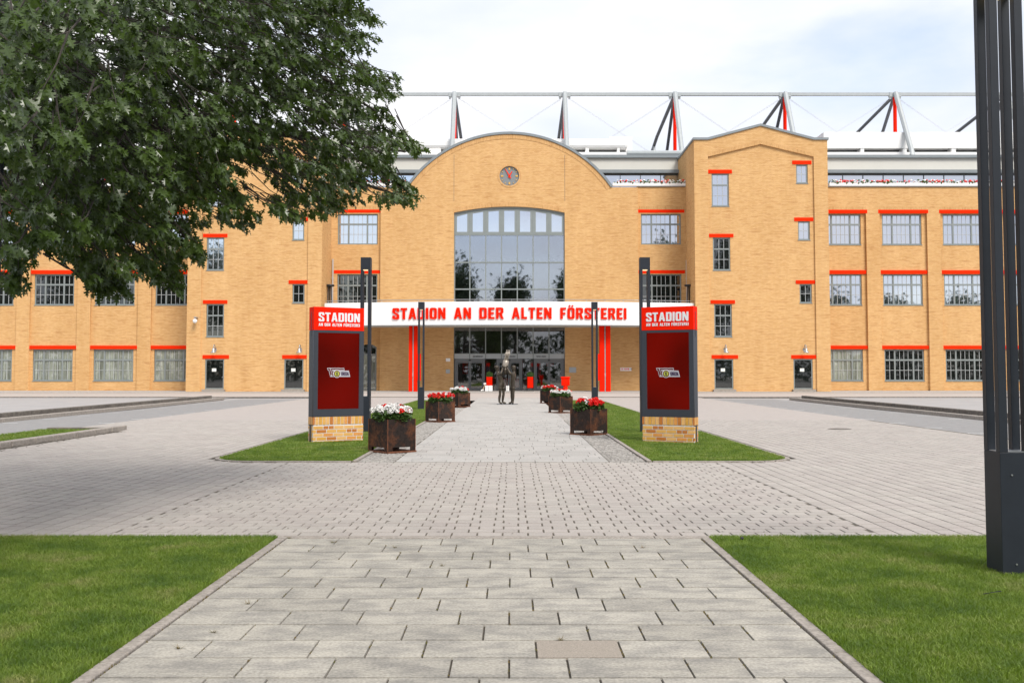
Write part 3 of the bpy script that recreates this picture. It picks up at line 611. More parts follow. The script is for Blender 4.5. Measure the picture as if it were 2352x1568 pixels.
# ================================================================== THE BUILDING
DW, DT, DCN = 90.5, 86.0, 90.2
bld = thing('stadium_building', 'long yellow brick stadium front building with red lintels, arched centre and gabled towers', 'building', (0, 90, 0))
def addwin(x0, z0, x1, z1, y, kind='wide', gl='glass_sky', name='window', sill=True, label=None):
    """window set back at y (glass), frame parts proud"""
    W_, H_ = x1 - x0, z1 - z0; fr = .10
    hb = MB()
    def bar(a, b, c, d, y0=-.07, y1=.02): hb.box((x0 + a, y + y0, z0 + b), (x0 + c, y + y1, z0 + d))
    bar(0, 0, W_, fr); bar(0, H_ - fr, W_, H_); bar(0, fr, fr, H_ - fr); bar(W_ - fr, fr, W_, H_ - fr)
    fields = []; mt = MB()
    if kind == 'wide':
        xs = [(fr, .245 * W_), (.245 * W_ + .14, .755 * W_ - .14), (.755 * W_, W_ - fr)]; zt = .64 * H_
        bar(fr, zt, W_ - fr, zt + .15)
        for x in (.245 * W_, .755 * W_ - .14): bar(x, fr, x + .14, zt); bar(x, zt + .15, x + .14, H_ - fr)
        for i, (a, b) in enumerate(xs):
            n = (2, 4, 2)[i]
            for (c, d, m_) in ((fr, zt, 2), (zt + .15, H_ - fr, 1)):
                fields.append((a, c, b, d, n, m_))
    elif kind == 'tall':
        zt = .63 * H_; bar(fr, zt, W_ - fr, zt + .13)
        fields = [(fr, fr, W_ - fr, zt, 3, 2), (fr, zt + .13, W_ - fr, H_ - fr, 3, 1)]
    elif kind == 'small': fields = [(fr, fr, W_ - fr, H_ - fr, 2, 2)]
    f = obj(name, hb, M['frame'], bld, label=label)
    for (a, c, b, d, n, m_) in fields:
        obj('pane', MB().box((x0 + a, y, z0 + c), (x0 + b, y + .015, z0 + d)), M[gl], f)
        for i in range(1, n): q = a + (b - a) * i / n; mt.box((x0 + q - .02, y - .03, z0 + c), (x0 + q + .02, y - .002, z0 + d))
        for i in range(1, m_): q = c + (d - c) * i / m_; mt.box((x0 + a, y - .034, z0 + q - .02), (x0 + b, y - .004, z0 + q + .02))
    obj('glazing_bars', mt, M['muntin'], f)
    if sill: obj('sill', MB().box((x0 - .05, y - .19, z0 - .06), (x1 + .05, y - .02, z0 - .005)), M['frame'], f)
    return f
def lintel(x0, z0, x1, z1, y): obj('lintel', MB().box((x0, y, z0), (x1, y + .3, z1)), M['red_facade'], bld, bevel=.01)
def X(u, D, v=640): return P(u, v, D).x
def Z(v, D, u=1176): return P(u, v, D).z
def wall(name, contours, y, depth, m=None, label=None):
    me = shape(contours, depth); me.materials.append(m or M['brick']); o = bpy.data.objects.new(name, me); o.location = (0, y, 0); link(o, None)
    o.parent = bld; o.matrix_parent_inverse = Matrix.Translation((0, -90, 0)); setp(o, label); return o
# --- side wings
zp = Z(429, DW)                                  # parapet height
rows = [((481.4, 489.3), (491, 561)), ((620, 628.4), (629.4, 700)), ((793.2, 801.2), (802.3, 874.5))]
zrows = [((Z(a[1], DW), Z(a[0], DW)), (Z(b[1], DW), Z(b[0], DW))) for a, b in rows]
glR = [['glass_sky', 'glass_sky', 'glass_sky', 'glass_sky', 'glass_sky'], ['glass_sky'] * 5, ['glass_curtain', 'glass_dark_refl', 'glass_dark_refl', 'glass_dark_refl', 'glass_dark_refl']]
glL = [['glass_sky'] * 6, ['glass_dark_refl'] * 6, ['glass_curtain'] * 6]
pitch = 141 / FPX * DW; bw = 109.5 / FPX * DW
def wing(side):
    if side > 0: bays = [X(2024, DW) + (i - 1) * pitch for i in range(5)]; xa, xb = X(1860, DT), X(1993, DW) + 4 * pitch + 1
    else: bays = [X(347 - i * 139.3, DW) for i in range(6)]; xa, xb = bays[-1] - 1.2, X(470, DT)
    ztop = zrows[0][0][1]
    hl = [rect(b, -.001 + .002, b + bw, ztop) for b in bays]
    wall('wing_wall', [rect(xa, 0, xb, zp)] + [h[::-1] for h in hl], DW, .25)
    obj('wall_core', MB().box((xa, DW + .9, 0), (xb, DW + 6, zp)), M['void'], bld)
    for i, b in enumerate(bays):
        holes = []
        for r, ((l0, l1), (w0, w1)) in enumerate(zrows):
            wx0, wx1 = b + 7.5 / FPX * DW, b + 99 / FPX * DW
            holes.append(rect(wx0, w0, wx1, w1)[::-1])
            addwin(wx0 + .01, w0 + .01, wx1 - .01, w1 - .01, DW + .40, 'wide', (glR if side > 0 else glL)[r][i])
            lintel(b + (.003 if r else -.12), l0, b + bw - (.003 if r else -.12), l1, DW + (.12 if r else -.03))
        wall('bay_wall', [rect(b - .05, 0, b + bw + .05, ztop + .05)] + holes, DW + .253, .3)
        obj('brick_course', MB().box((b, DW - .012, ztop + .003), (b + bw, DW + .1, ztop + .27)), M['soldier'], bld)
    obj('parapet_coping', MB().box((xa, DW - .12, zp), (xb, DW + .5, zp + .07)), M['coping'], bld)
wing(1); wing(-1)
# --- centre block with the arched gable, and the recessed bays beside it
cxm = X(1170, DCN, 400)
xl, xr = X(873, DCN), X(1467, DCN); hw = (xr - xl) / 2
zs = Z(430, DCN); za = Z(308, DCN); ch = 235 / FPX * DCN; sg = za - zs; RA = (ch * ch + sg * sg) / (2 * sg); czz = za - RA; aa = math.degrees(math.asin(ch / RA))
arc = arcp(cxm, czz, RA, 90 - aa, 90 + aa, 48)
pw = 128 / FPX * DCN                              # half width of the glazed opening
z_sp, z_cr = Z(488, DCN), Z(474, DCN); s2 = z_cr - z_sp; RW = (pw * pw + s2 * s2) / (2 * s2); cw = z_cr - RW; aw = math.degrees(math.asin(pw / RW))
warc = arcp(cxm, cw, RW, 90 - aw, 90 + aw, 24)
opening = [(cxm - pw, .004), (cxm + pw, .004)] + warc
ccx, ccz = cxm, Z(403.5, DCN); cr = .90
wall('centre_wall', [[(cxm - hw, 0), (cxm + hw, 0), (cxm + hw, zs)] + arc + [(cxm - hw, zs)], opening[::-1], arcp(ccx, ccz, cr, 360, 7.5, 47)], DCN, .5, label='arched gable wall with the clock')
arc_o = arcp(cxm, czz, RA + .22, 90 - aa, 90 + aa, 48)
me = shape([arc_o + [(x, z) for x, z in reversed(arc)]], .8); me.materials.append(M['coping']); o = bpy.data.objects.new('arch_coping', me); o.location = (0, DCN - .12, 0); link(o, None); o.parent = bld; o.matrix_parent_inverse = Matrix.Translation((0, -90, 0))
arc_i = arcp(cxm, czz, RA - .42, 90 - aa, 90 + aa, 48); arc_h = arcp(cxm, czz, RA - .03, 90 - aa, 90 + aa, 48)
wall('brick_arch_band', [arc_h + arc_i[::-1]], DCN - .03, .028, M['soldier'])
wo_ = arcp(cxm, cw, RW + .34, 90 - aw, 90 + aw, 24); wall('brick_window_arch', [wo_ + warc[::-1]], DCN - .025, .0245, M['soldier'])
obj('roof_drum', MB().prism([(cxm - 9.4, DCN + .6), (cxm + 9.4, DCN + .6), (cxm + 9.4, DCN + 4), (cxm - 9.4, DCN + 4)], 12.4, zs), M['void'], bld)
# vertical movement joints
for s_ in (-1, 1): obj('movement_joint', MB().box((cxm + s_ * pw - .015 + s_ * .02, DCN - .006, z_cr + .5), (cxm + s_ * pw + .015 + s_ * .02, DCN + .01, zs + 2.6 + 0.4)), M['kerb_d'], bld)
# clock
ck = thing('wall_clock', 'round grey clock with red hands and yellow hour marks in the arched gable', 'clock', (ccx, DCN, ccz))
obj('clock_face', MB().tube([(ccx, DCN + .13, ccz), (ccx, DCN + .2, ccz)], cr - .002, 40), M['anth_l'], ck); 
ck.children[0].data.materials[0] = mat('clock_grey', (.19, .205, .21), .5)
wall('brick_ring', [arcp(ccx, ccz, cr + .17, 0, 352.5, 47), arcp(ccx, ccz, cr + .002, 360, 7.5, 47)], DCN - .03, .0295, M['soldier'])
M['gold'] = mat('yellow_hour_mark', (.62, .36, .08), .5)
for h in range(12):
    a = R(90 - 30 * h); big = h % 3 == 0; l0, l1, w_ = (.56, .78, .07) if big else (.68, .78, .03)
    d = Vector((math.cos(a), 0, math.sin(a))); n_ = Vector((-d.z, 0, d.x)); c0 = Vector((ccx, DCN + .08, ccz))
    q = [c0 + d * l0 - n_ * w_, c0 + d * l1 - n_ * w_, c0 + d * l1 + n_ * w_, c0 + d * l0 + n_ * w_]
    obj('hour_mark', MB().add([*q, *[p + Vector((0, .04, 0)) for p in q]], [(0, 1, 2, 3), (7, 6, 5, 4), (0, 4, 5, 1), (1, 5, 6, 2), (2, 6, 7, 3), (3, 7, 4, 0)]), M['gold'], ck)
for ang, l1, l0, w_, m_, yy in ((119.5, .74, -.25, .05, 'red_facade', .03), (60, .5, -.15, .06, 'red_facade', .055)):
    d = Vector((math.cos(R(ang)), 0, math.sin(R(ang)))); n_ = Vector((-d.z, 0, d.x)); c0 = Vector((ccx, DCN + yy, ccz))
    q = [c0 + d * l0 - n_ * w_, c0 + d * l1 - n_ * w_ * .5, c0 + d * l1 + n_ * w_ * .5, c0 + d * l0 + n_ * w_]
    obj('clock_hand', MB().add([*q, *[p + Vector((0, .02, 0)) for p in q]], [(0, 1, 2, 3), (7, 6, 5, 4), (0, 4, 5, 1), (1, 5, 6, 2), (2, 6, 7, 3), (3, 7, 4, 0)]), M[m_], ck)
# recessed bays (between centre block and towers)
xtl, xtr = X(742, DT, 700), X(1598, DT, 700)      # inner tower edges
for s_ in (-1, 1):
    a, b = (xtl - .4, cxm - hw + .05) if s_ < 0 else (cxm + hw - .05, xtr + .4)
    wx = sorted((cxm + s_ * 304.5 / FPX * DW, cxm + s_ * 397 / FPX * DW)); lx = sorted((cxm + s_ * 296 / FPX * DW, cxm + s_ * 405 / FPX * DW))
    w1 = (Z(561.2, DW), Z(491, DW)); w2 = (Z(706, DW), Z(629.6, DW)); holes = [rect(wx[0], w1[0], wx[1], w1[1])[::-1], rect(wx[0], w2[0], wx[1], w2[1])[::-1]]
    if s_ < 0:                                    # round-headed side door under the canopy
        dx0, dx1, dz = X(826, DW, 850), X(864.5, DW, 850), Z(797, DW); holes.append(([(dx0, .01), (dx1, .01), (dx1, dz)] + arcp((dx0 + dx1) / 2, dz - .9, math.hypot((dx1 - dx0) / 2, .9), 49.6, 130.4, 8) + [(dx0, dz)])[::-1])
    wall('recessed_wall', [rect(a, 0, b, zp)] + holes, DW, .35)
    obj('wall_core', MB().box((a, DW + 1, 0), (b, DW + 3.4, zp)), M['void'], bld)
    addwin(wx[0] + .01, w1[0] + .01, wx[1] - .01, w1[1] - .01, DW + .2, 'wide', 'glass_sky')
    addwin(wx[0] + .01, w2[0] + .01, wx[1] - .01, w2[1] - .01, DW + .2, 'wide', 'glass_dark_refl')
    lintel(lx[0], Z(488.3, DW), lx[1], Z(481, DW), DW - .03); lintel(lx[0], Z(627.7, DW), lx[1], Z(620.3, DW), DW - .03)
    obj('brick_course', MB().box((lx[0], DW - .012, Z(481, DW) + .003), (lx[1], DW + .1, Z(481, DW) + .3)), M['soldier'], bld)
    obj('parapet_coping', MB().box((a, DW - .12, zp), (b - (.3 if s_ < 0 else 0), DW + .5, zp + .07)), M['coping'], bld)
d_ = MB().box((dx0, DW + .2, .01), (dx1, DW + .24, dz - .62)); sd_ = obj('side_door', d_, M['glass_curtain'], bld, label='round headed glass side door under the canopy')
dm = MB()
for (a, b, c, d) in ((dx0, 0, dx0 + .12, dz + .2), (dx1 - .12, 0, dx1, dz + .2), (dx0 + .12, dz - .75, dx1 - .12, dz - .6), (dx0 + .12, .01, dx1 - .12, .14)): dm.box((a, DW + .12, b), (c, DW + .19, d))
obj('frame', dm, M['frame'], sd_)
obj('fanlight', MB().box((dx0, DW + .2, dz - .6), (dx1, DW + .24, dz + .55)), M['glass_dark_refl'], sd_)
# --- central glazing
cg = thing('x', None, None, (0, DCN, 0)); bpy.data.objects.remove(cg)
YG = DCN + .3
vx = [cxm - pw + i * 2 * pw / 7 for i in range(8)]
hz = [Z(v, DCN) for v in (538, 602, 663.5, 706)]
zc_top, zc_bot = Z(691, DCN), Z(752, DCN)
gf = MB()
for i, x in enumerate(vx):
    h_top = cw + math.sqrt(max(0, RW ** 2 - (x - cxm) ** 2)); t_ = .05 if 0 < i < 7 else .1
    gf.box((x - t_, YG - .12, hz[3] - .4), (x + t_, YG, h_top if 0 < i < 7 else z_sp))
for z in hz[:3]: gf.box((cxm - pw, YG - .14, z - .06), (cxm + pw, YG - .121, z + .06))
big = obj('portal_window', gf, M['frame'], bld, label='tall seven-column arched glazing above the canopy')
me = shape([warc + [(x, z - .16) for x, z in reversed(warc)]], .12); me.materials.append(M['frame']); o = bpy.data.objects.new('arched_head', me); o.location = (0, YG - .15, 0); link(o, big); 
for i in range(7):
    a, b = vx[i] + .05, vx[i + 1] - .05
    for (z0, z1) in ((hz[1], hz[0]), (hz[2], hz[1]), (hz[3] - .4, hz[2])):
        obj('pane', MB().box((a, YG - .04, z0 + .06), (b, YG - .02, z1 - .06)), M['glass_clear'], big)
    ha, hb_ = [cw + math.sqrt(RW ** 2 - (q - cxm) ** 2) - .16 for q in (a, b)]
    q = [(a, hz[0] + .06), (b, hz[0] + .06), (b, hb_), (a, ha)]
    me = shape([q, [(a + .2, hz[0] + .26), (a + .2, ha - .18), (b - .2, hb_ - .18), (b - .2, hz[0] + .26)]], .06); me.materials.append(M['frame'])
    o = bpy.data.objects.new('casement', me); o.location = (0, YG - .1, 0); link(o, big)
    me = shape([[(a + .18, hz[0] + .24), (b - .18, hz[0] + .24), (b - .18, hb_ - .16), (a + .18, ha - .16)]], .02); me.materials.append(M['glass_sky'])
    o = bpy.data.objects.new('pane', me); o.location = (0, YG - .06, 0); link(o, big)
# foyer behind the glass
fy = MB(); fx0, fx1 = cxm - pw - 1.5, cxm + pw + 1.5
fy.box((fx0, 97, 0), (fx1, 97.2, 16.3)); fy.box((fx0 - .2, 91, 0), (fx0, 97, 16.3)); fy.box((fx1, 91, 0), (fx1 + .2, 97, 16.3)); fy.box((fx0, 91, 16.3), (fx1, 97, 16.5)); fy.box((fx0, 91.2, 5.9), (fx1, 97, 6.3))
obj('foyer', fy, M['room'], bld)
wd = MB(); wd.box((X(1156, 96.8, 560), 96.8, Z(601, 96.8)), (X(1187, 96.8, 560), 96.95, Z(545, 96.8)))
obj('bright_patch_panel', wd, M['white'], bld)  # white panel stands in for a bright patch of light in the glazing
hr = MB()
pts = [P(u, v, 94.5) for u, v in ((1098, 602), (1130, 577), (1240, 577), (1282, 602))]; hr.tube(pts, .035, 6)
for u in (1130, 1158, 1186, 1213, 1240): hr.tube([P(u, 577, 94.5), P(u, 601, 94.5)], .02, 5)
obj('foyer_handrail', hr, M['white'], bld)
# --- portal below canopy
YD = DCN + .5
zt = [Z(v, DCN) for v in (752, 812, 823.5, 826)]
tr = MB()
for i, x in enumerate(vx): tr.box((x - .05, YG - .1, 0 if i in (0, 7) else zt[2]), (x + .05, YG, zt[0] + .6))
tr.box((cxm - pw, YG - .12, zt[1] - .03), (cxm + pw, YG - .1, zt[1] + .03)); tr.box((cxm - pw, YG - .12, zt[0] + .3), (cxm + pw, YG - .1, zt[0] + .6))
lw = obj('entrance_window', tr, M['frame'], bld, label='dark glazed transom above the entrance doors')
for i in range(7):
    a, b = vx[i] + .05, vx[i + 1] - .05
    obj('pane', MB().box((a, YG - .04, zt[1] + .03), (b, YG - .02, zt[0] + .4)), M['glass_door'], lw)
    pn = obj('sign_panel', MB().box((a, YG - .12, zt[2]), (b, YG - .05, zt[1] - .03)), M['glass_curtain'], bld); pn.data.materials[0] = M['signgrey'] if 'signgrey' in M else M.setdefault('signgrey', mat('sign_panel_grey', (.36, .39, .40), .5))
    tx = {1: 'JUGENDBEREICH', 3: 'ZU DEN LOGEN', 5: 'TISCHEN LOUNGES'}.get(i)
    if tx and i != 3: wordmesh(tx, (a + .22, YG - .13, zt[2] + .13), (1, 0, 0), (b - a) - .44, .15, .008, M['black'], 'lettering', bld, gap=.2).matrix_parent_inverse = Matrix.Translation((0, -90, 0))
    if i == 3:
        for tx, q0, q1 in (('ZUG', a + .15, a + .45), ('SSERIE', b - .62, b - .12)): wordmesh(tx, (q0, YG - .13, zt[2] + .13), (1, 0, 0), q1 - q0, .15, .008, M['black'], 'lettering', bld, gap=.2).matrix_parent_inverse = Matrix.Translation((0, -90, 0))
M['door_frame'] = mat('grey_door_metal', (.125, .135, .14), .45, var=.05)
def ddoor(x0, x1, label):
    h = zt[2] - .02; t = thing('x', None, None, (0, 0, 0)); bpy.data.objects.remove(t)
    fb = MB(); fb.box((x0, YG - .14, 0), (x0 + .16, YG - .02, h)); fb.box((x1 - .16, YG - .14, 0), (x1, YG - .02, h)); fb.box((x0 + .16, YG - .14, h - .26), (x1 - .16, YG - .02, h))
    f = obj('entrance_door', fb, M['door_frame'], bld, label=label); xm = (x0 + x1) / 2
    for a, b in ((x0 + .17, xm - .01), (xm + .01, x1 - .17)):
        lf = MB(); zz = h - .27; lf.box((a, YG - .11, .01), (a + .1, YG - .04, zz)); lf.box((b - .1, YG - .11, .01), (b, YG - .04, zz)); lf.box((a + .1, YG - .11, .01), (b - .1, YG - .04, .26)); lf.box((a + .1, YG - .11, zz - .1), (b - .1, YG - .04, zz))
        obj('door_leaf', lf, M['door_frame'], f); obj('pane', MB().box((a + .1, YG - .09, .26), (b - .1, YG - .07, zz - .1)), M['glass_door'], f)
    obj('door_sensor', MB().box((xm - .1, YG - .19, h - .18), (xm + .1, YG - .14, h - .06)), M['black'], f)
ddoor(vx[0] + .1, vx[2] - .06, 'left sliding entrance door'); ddoor(vx[2] + 1.0, vx[5] - 1.0 - .0, 'middle entrance door'); ddoor(vx[5] + .06, vx[7] - .1, 'right sliding entrance door')
for i in (2, 4):
    a, b = (vx[2], vx[2] + 1.0) if i == 2 else (vx[5] - 1.0, vx[5])
    obj('side_light', MB().box((a + .05, YG - .05, .1), (b - .02, YG - .03, zt[2] - .02)), M['glass_door'], bld)
# things seen through the doors: red and white hangings, counter
for (x0, x1, z0, z1, m_) in ((-4.6, -4.1, 1.5, 2.7, 'red'), (-4.05, -3.75, 1.6, 2.75, 'white'), (-3.3, -2.1, .9, 2.75, 'badge_red'), (.6, 1.2, 1.4, 2.8, 'badge_red'), (-1.2, .9, .3, 1.1, 'red'), (3.2, 3.9, 2.2, 2.6, 'red'), (2.4, 2.7, 1.2, 2.8, 'red'), (1.6, 1.9, 1.3, 2.7, 'white')):
    obj('foyer_banner', MB().box((x0, 92.5, z0), (x1, 92.56, z1)), M[m_], bld)
# --- penthouse storey set back above the parapets
DP = 94.4
for (a, b) in ((-62, cxm - 6.2), (cxm + 6.2, 62)):
    z0, z1, z2, z3 = Z(417, DP), Z(399, DP), Z(391.5, DP), Z(363, DP)
    obj('penthouse_wall', MB().box((a, DP, z2), (b, DP + 4, z3)), M['beigepanel'], bld)
    obj('penthouse_glazing', MB().box((a, DP + .15, z0 - 1.2), (b, DP + .2, z1)), M['glass_sky'], bld)
    obj('penthouse_edge', MB().box((a, DP - .5, z1), (b, DP + 4, z2 - .002)), M['coping'], bld)
    obj('penthouse_coping', MB().box((a, DP - .25, z3), (b, DP + 4, z3 + .28)), M['coping'], bld)
    mm = MB(); x = a + .5
    while x < b: mm.box((x, DP + .08, z0 - 1.2), (x + .06, DP + .148, z1)); x += 1.94
    mm.box((a, DP + .06, z1 - .12), (b, DP + .079, z1)); obj('penthouse_mullions', mm, M['frame'], bld)
obj('terrace', MB().box((-62, DW + 3.5, zp - 1.5), (62, DP + 4, zp - .9)), M['pavegrey'], bld)
# --- towers
def tower(dx, glz, name):
    x0, x1 = X(1598, DT, 700) + dx, X(1906, DT, 640) + dx
    zt_, zap = Z(321, DT), Z(289, DT); xp0, xp1 = X(1629.5, DT, 640) + dx, X(1874, DT, 640) + dx; xap = (xp0 + xp1) / 2
    z_s, z_a = Z(359.5, DT), Z(330.5, DT)
    out = [(x0, 0), (x1, 0), (x1, zt_), (xp1, zt_), (xap, zap), (xp0, zt_), (x0, zt_)]
    rec = [(xp0, .004), (xp0, z_s), (xap, z_a), (xp1, z_s), (xp1, .004)]
    wall('tower_wall', [out, rec], DT, .15)
    def RX(u, v): return X(u, DT, v) + dx
    holes = []; W = [(1638, 1678, 397.6, 472.7, 'tall'), (1639.5, 1679.6, 544.7, 620, 'tall'), (1641, 1681.6, 697.9, 773.2, 'tall'), (1834, 1861, 376.7, 420, 'small'), (1836.7, 1864, 507.4, 550.4, 'small'), (1838.3, 1866.3, 651.7, 695.4, 'small')]
    Ls = [(1629, 1685.3, 388.7, 397.4), (1631, 1687, 536.1, 544.2), (1632.9, 1689, 688.9, 697), (1825.4, 1869.7, 368, 376.2), (1828, 1872, 498.7, 506.9), (1829.6, 1874.3, 643, 651.2), (1634, 1694.6, 815, 823.4), (1816.7, 1877, 815, 823.4)]
    Ds = [(1642.3, 1686), (1824.7, 1869)]
    for (a, b, c, d, k), g_ in zip(W, glz):
        q = (RX(a, 640), Z(d, DT), RX(b, 640), Z(c, DT)); holes.append(rect(*q)[::-1]); addwin(q[0] + .01, q[1] + .01, q[2] - .01, q[3] - .01, DT + .30, k, g_)
    for (a, b) in Ds:
        q = (RX(a, 860), .19, RX(b, 860), Z(824.2, DT)); holes.append(rect(*q)[::-1])
        fb = MB(); xa, za_, xb, zb = q
        fb.box((xa, DT + .2, za_), (xa + .1, DT + .3, zb)); fb.box((xb - .1, DT + .2, za_), (xb, DT + .3, zb)); fb.box((xa + .1, DT + .2, zb - .1), (xb - .1, DT + .3, zb)); fb.box((xa + .1, DT + .2, za_), (xb - .1, DT + .3, za_ + .12))
        f = obj('tower_door', fb, M['frame'], bld); obj('pane', MB().box((xa + .1, DT + .26, za_ + .12), (xb - .1, DT + .28, zb - .1)), M['glass_dark_refl'], f)
        xm = (xa + xb) / 2; obj('door_notice', MB().box((xm - .25, DT + .245, 1.72), (xm + .12, DT + .255, 2.0)), M['paper'], f)
        obj('door_handle', MB().box((xb - .19, DT + .17, 1.2), (xb - .05, DT + .199, 1.25)), M['galv'], f)
        obj('door_step', MB().box((xa - .15, DT - .25, 0), (xb + .15, DT + .14, .185)), M['kerb'], bld)
    for (a, b, c, d) in Ls:
        xa, xb = RX(a, 640), RX(b, 640)
        xa = max(xa, xp0 + .004); xb = min(xb, xp1 - .004); obj('lintel', MB().box((xa, DT + .10, Z(d, DT)), (xb, DT + .4, Z(c, DT))), M['red_facade'], bld, bevel=.01)
    wall('tower_panel', [[(xp0 - .1, 0), (xp1 + .1, 0), (xp1 + .1, z_s + .1), (xap, z_a + .1), (xp0 - .1, z_s + .1)]] + holes, DT + .153, .3)
    # sloping upright course under the gable
    wall('brick_gable_course', [[(xp0, z_s), (xp0, z_s + .32), (xap, z_a + .32), (xp1, z_s + .32), (xp1, z_s), (xap, z_a)][::-1]], DT - .02, .0195, M['soldier'])
    for xx in (x0, x1 - .3): obj('tower_side', MB().box((xx, DT + .152, 0), (xx + .3, 94.6, zt_)), M['brick'], bld)
    obj('tower_core', MB().box((x0 + .32, DT + 1.5, 0), (x1 - .32, 94.5, zt_ - .02)), M['void'], bld)
    me = shape([[(x0 - .1, zt_), (xp0, zt_), (xap, zap), (xp1, zt_), (x1 + .1, zt_), (x1 + .1, zt_ + .2), (xp1 + .04, zt_ + .2), (xap, zap + .2), (xp0 - .04, zt_ + .2), (x0 - .1, zt_ + .2)]], 8.8); me.materials.append(M['coping'])
    o = bpy.data.objects.new('tower_roof', me); o.location = (0, DT - .12, 0); link(o, None); o.parent = bld; o.matrix_parent_inverse = Matrix.Translation((0, -90, 0))
    return x0, x1
tower(0, ['glass_sky', 'glass_dark_refl', 'glass_dark_refl', 'glass_sky', 'glass_sky', 'glass_dark_refl'], 'r')
TDX = X(437, DT, 500) - X(1598, DT, 500) - .12
tower(TDX, ['glass_sky', 'glass_sky', 'glass_dark_refl', 'glass_sky', 'glass_sky', 'glass_dark_refl'], 'l')
# --- canopy
cxa, cxb = xtl + .04, xtr - .04; half = (cxb - cxa) / 2; cc = (cxa + cxb) / 2
DE, DF = 86.4, 84.3; sag = DE - DF; RC = (half * half + sag * sag) / (2 * sag)
def cy(x): return DF + RC - math.sqrt(RC * RC - (x - cc) ** 2)
zb_, ztp = Z(746, DF), Z(692, DF)
cm = MB(); n = 48; xs = [cxa + (cxb - cxa) * i / n for i in range(n + 1)]
vv = []; ff = []
for x in xs: y = cy(x); vv += [(x, y, zb_), (x, y, ztp), (x, y + .15, ztp), (x, y + .15, zb_)]
for i in range(n):
    for j in range(4): ff.append((4 * i + j, 4 * i + 4 + j, 4 * i + 4 + (j + 1) % 4, 4 * i + (j + 1) % 4)[::-1])
ff += [(0, 1, 2, 3), (4 * n + 3, 4 * n + 2, 4 * n + 1, 4 * n)]
cm.add(vv, ff); can = obj('canopy_fascia', cm, M['white'], bld, label='long curved white band carrying the red lettering', smooth=False)
sf = MB(); vv = []; ff = []
for x in xs: y = cy(x) + .151; yb = DCN - .03 if abs(x - cxm) < hw else DW - .01; vv += [(x, y, zb_ + .04), (x, yb, zb_ + .04), (x, yb, zb_ + .5), (x, y, zb_ + .5)]
for i in range(n):
    for j in range(4): ff.append((4 * i + j, 4 * i + 4 + j, 4 * i + 4 + (j + 1) % 4, 4 * i + (j + 1) % 4))
sf.add(vv, ff); obj('canopy_roof', sf, M['beigepanel'], bld)
obj('canopy_edge', MB().add([(x, cy(x) - .012 if k < 2 else cy(x) - .002, zb_ - .05 if k in (0, 3) else zb_ + .03) for x in xs for k in range(4)], [(4 * i + j, 4 * i + 4 + j, 4 * i + 4 + (j + 1) % 4, 4 * i + (j + 1) % 4) for i in range(n) for j in range(4)]), M['coping'], bld)
for (w_, u0, u1) in (('STADION', 899, 1023), ('AN', 1042.5, 1082), ('DER', 1101, 1157), ('ALTEN', 1175.5, 1267), ('FÖRSTEREI', 1287, 1441)):
    xa, xb = X(u0, DF + .05, 720), X(u1, DF + .05, 720); sx = (xb - xa) / textw(w_); x = xa; h = Z(706, DF) - Z(732, DF); zz = Z(732, DF)
    for c_ in w_:
        wd_ = GL[c_][0] * sx; xm = x + wd_ / 2; y = cy(xm); an = math.asin((xm - cc) / RC); nrm = Vector((math.sin(an), -math.cos(an), 0)); t_ = Vector((math.cos(an), math.sin(an), 0))
        o = bpy.data.objects.new('letter', glyph(c_, .12, M['red'])); o.location = Vector((xm, y, zz)) - t_ * wd_ / 2 + nrm * .122; o.rotation_euler = (0, 0, an); o.scale = (sx, 1, h); col.objects.link(o)
        o.parent = can; o.matrix_parent_inverse = Matrix.Identity(4); x += wd_ + .11 * sx
# letters' parent sits in the building: cancel its transform
for ch in can.children:
    ch.matrix_parent_inverse = Matrix.Identity(4)
rl = MB(); rx = [x for x in xs]; zr = Z(687.3, DF + .3)
rl.tube([(x, cy(x) + .3, zr) for x in xs], .03, 6); rl.tube([(x, cy(x) + .3, ztp + .02) for x in xs], .015, 5)
x = cxa + .3
while x < cxb: rl.box((x - .018, cy(x) + .28, zb_ + .5), (x + .018, cy(x) + .32, zr)); x += 1.6
obj('canopy_railing', rl, M['galv'], bld)
# red columns and the box on each
for s_ in (-1, 1):
    xcn = X(948.5, 86.2, 820) if s_ < 0 else X(1390, 86.2, 820)
    q = MB(); w2 = .36 if s_ < 0 else .47
    q.box((xcn - w2, 86.1, 0), (xcn - .07, 86.6, zb_ + .04)); q.box((xcn + .07, 86.1, 0), (xcn + w2, 86.6, zb_ + .04)); q.box((xcn - .07, 86.35, 0), (xcn + .07, 86.45, zb_ + .04))
    c_ = obj('red_column', q, M['red'], bld, bevel=.01)
    obj('downpipe', MB().tube([(xcn, 86.2, 0), (xcn, 86.2, zb_ + .04)], .05, 8).tube([(xcn, 86.2, 1.3), (xcn, 86.2, 1.6)], .07, 8), M['pipe'], c_)
    xb_ = xcn - s_ * (w2 + .17); obj('column_box', MB().box((xb_ - .15, 86.0, .95), (xb_ + .15, 86.3, 3.25)), M['red'], c_, bevel=.01)

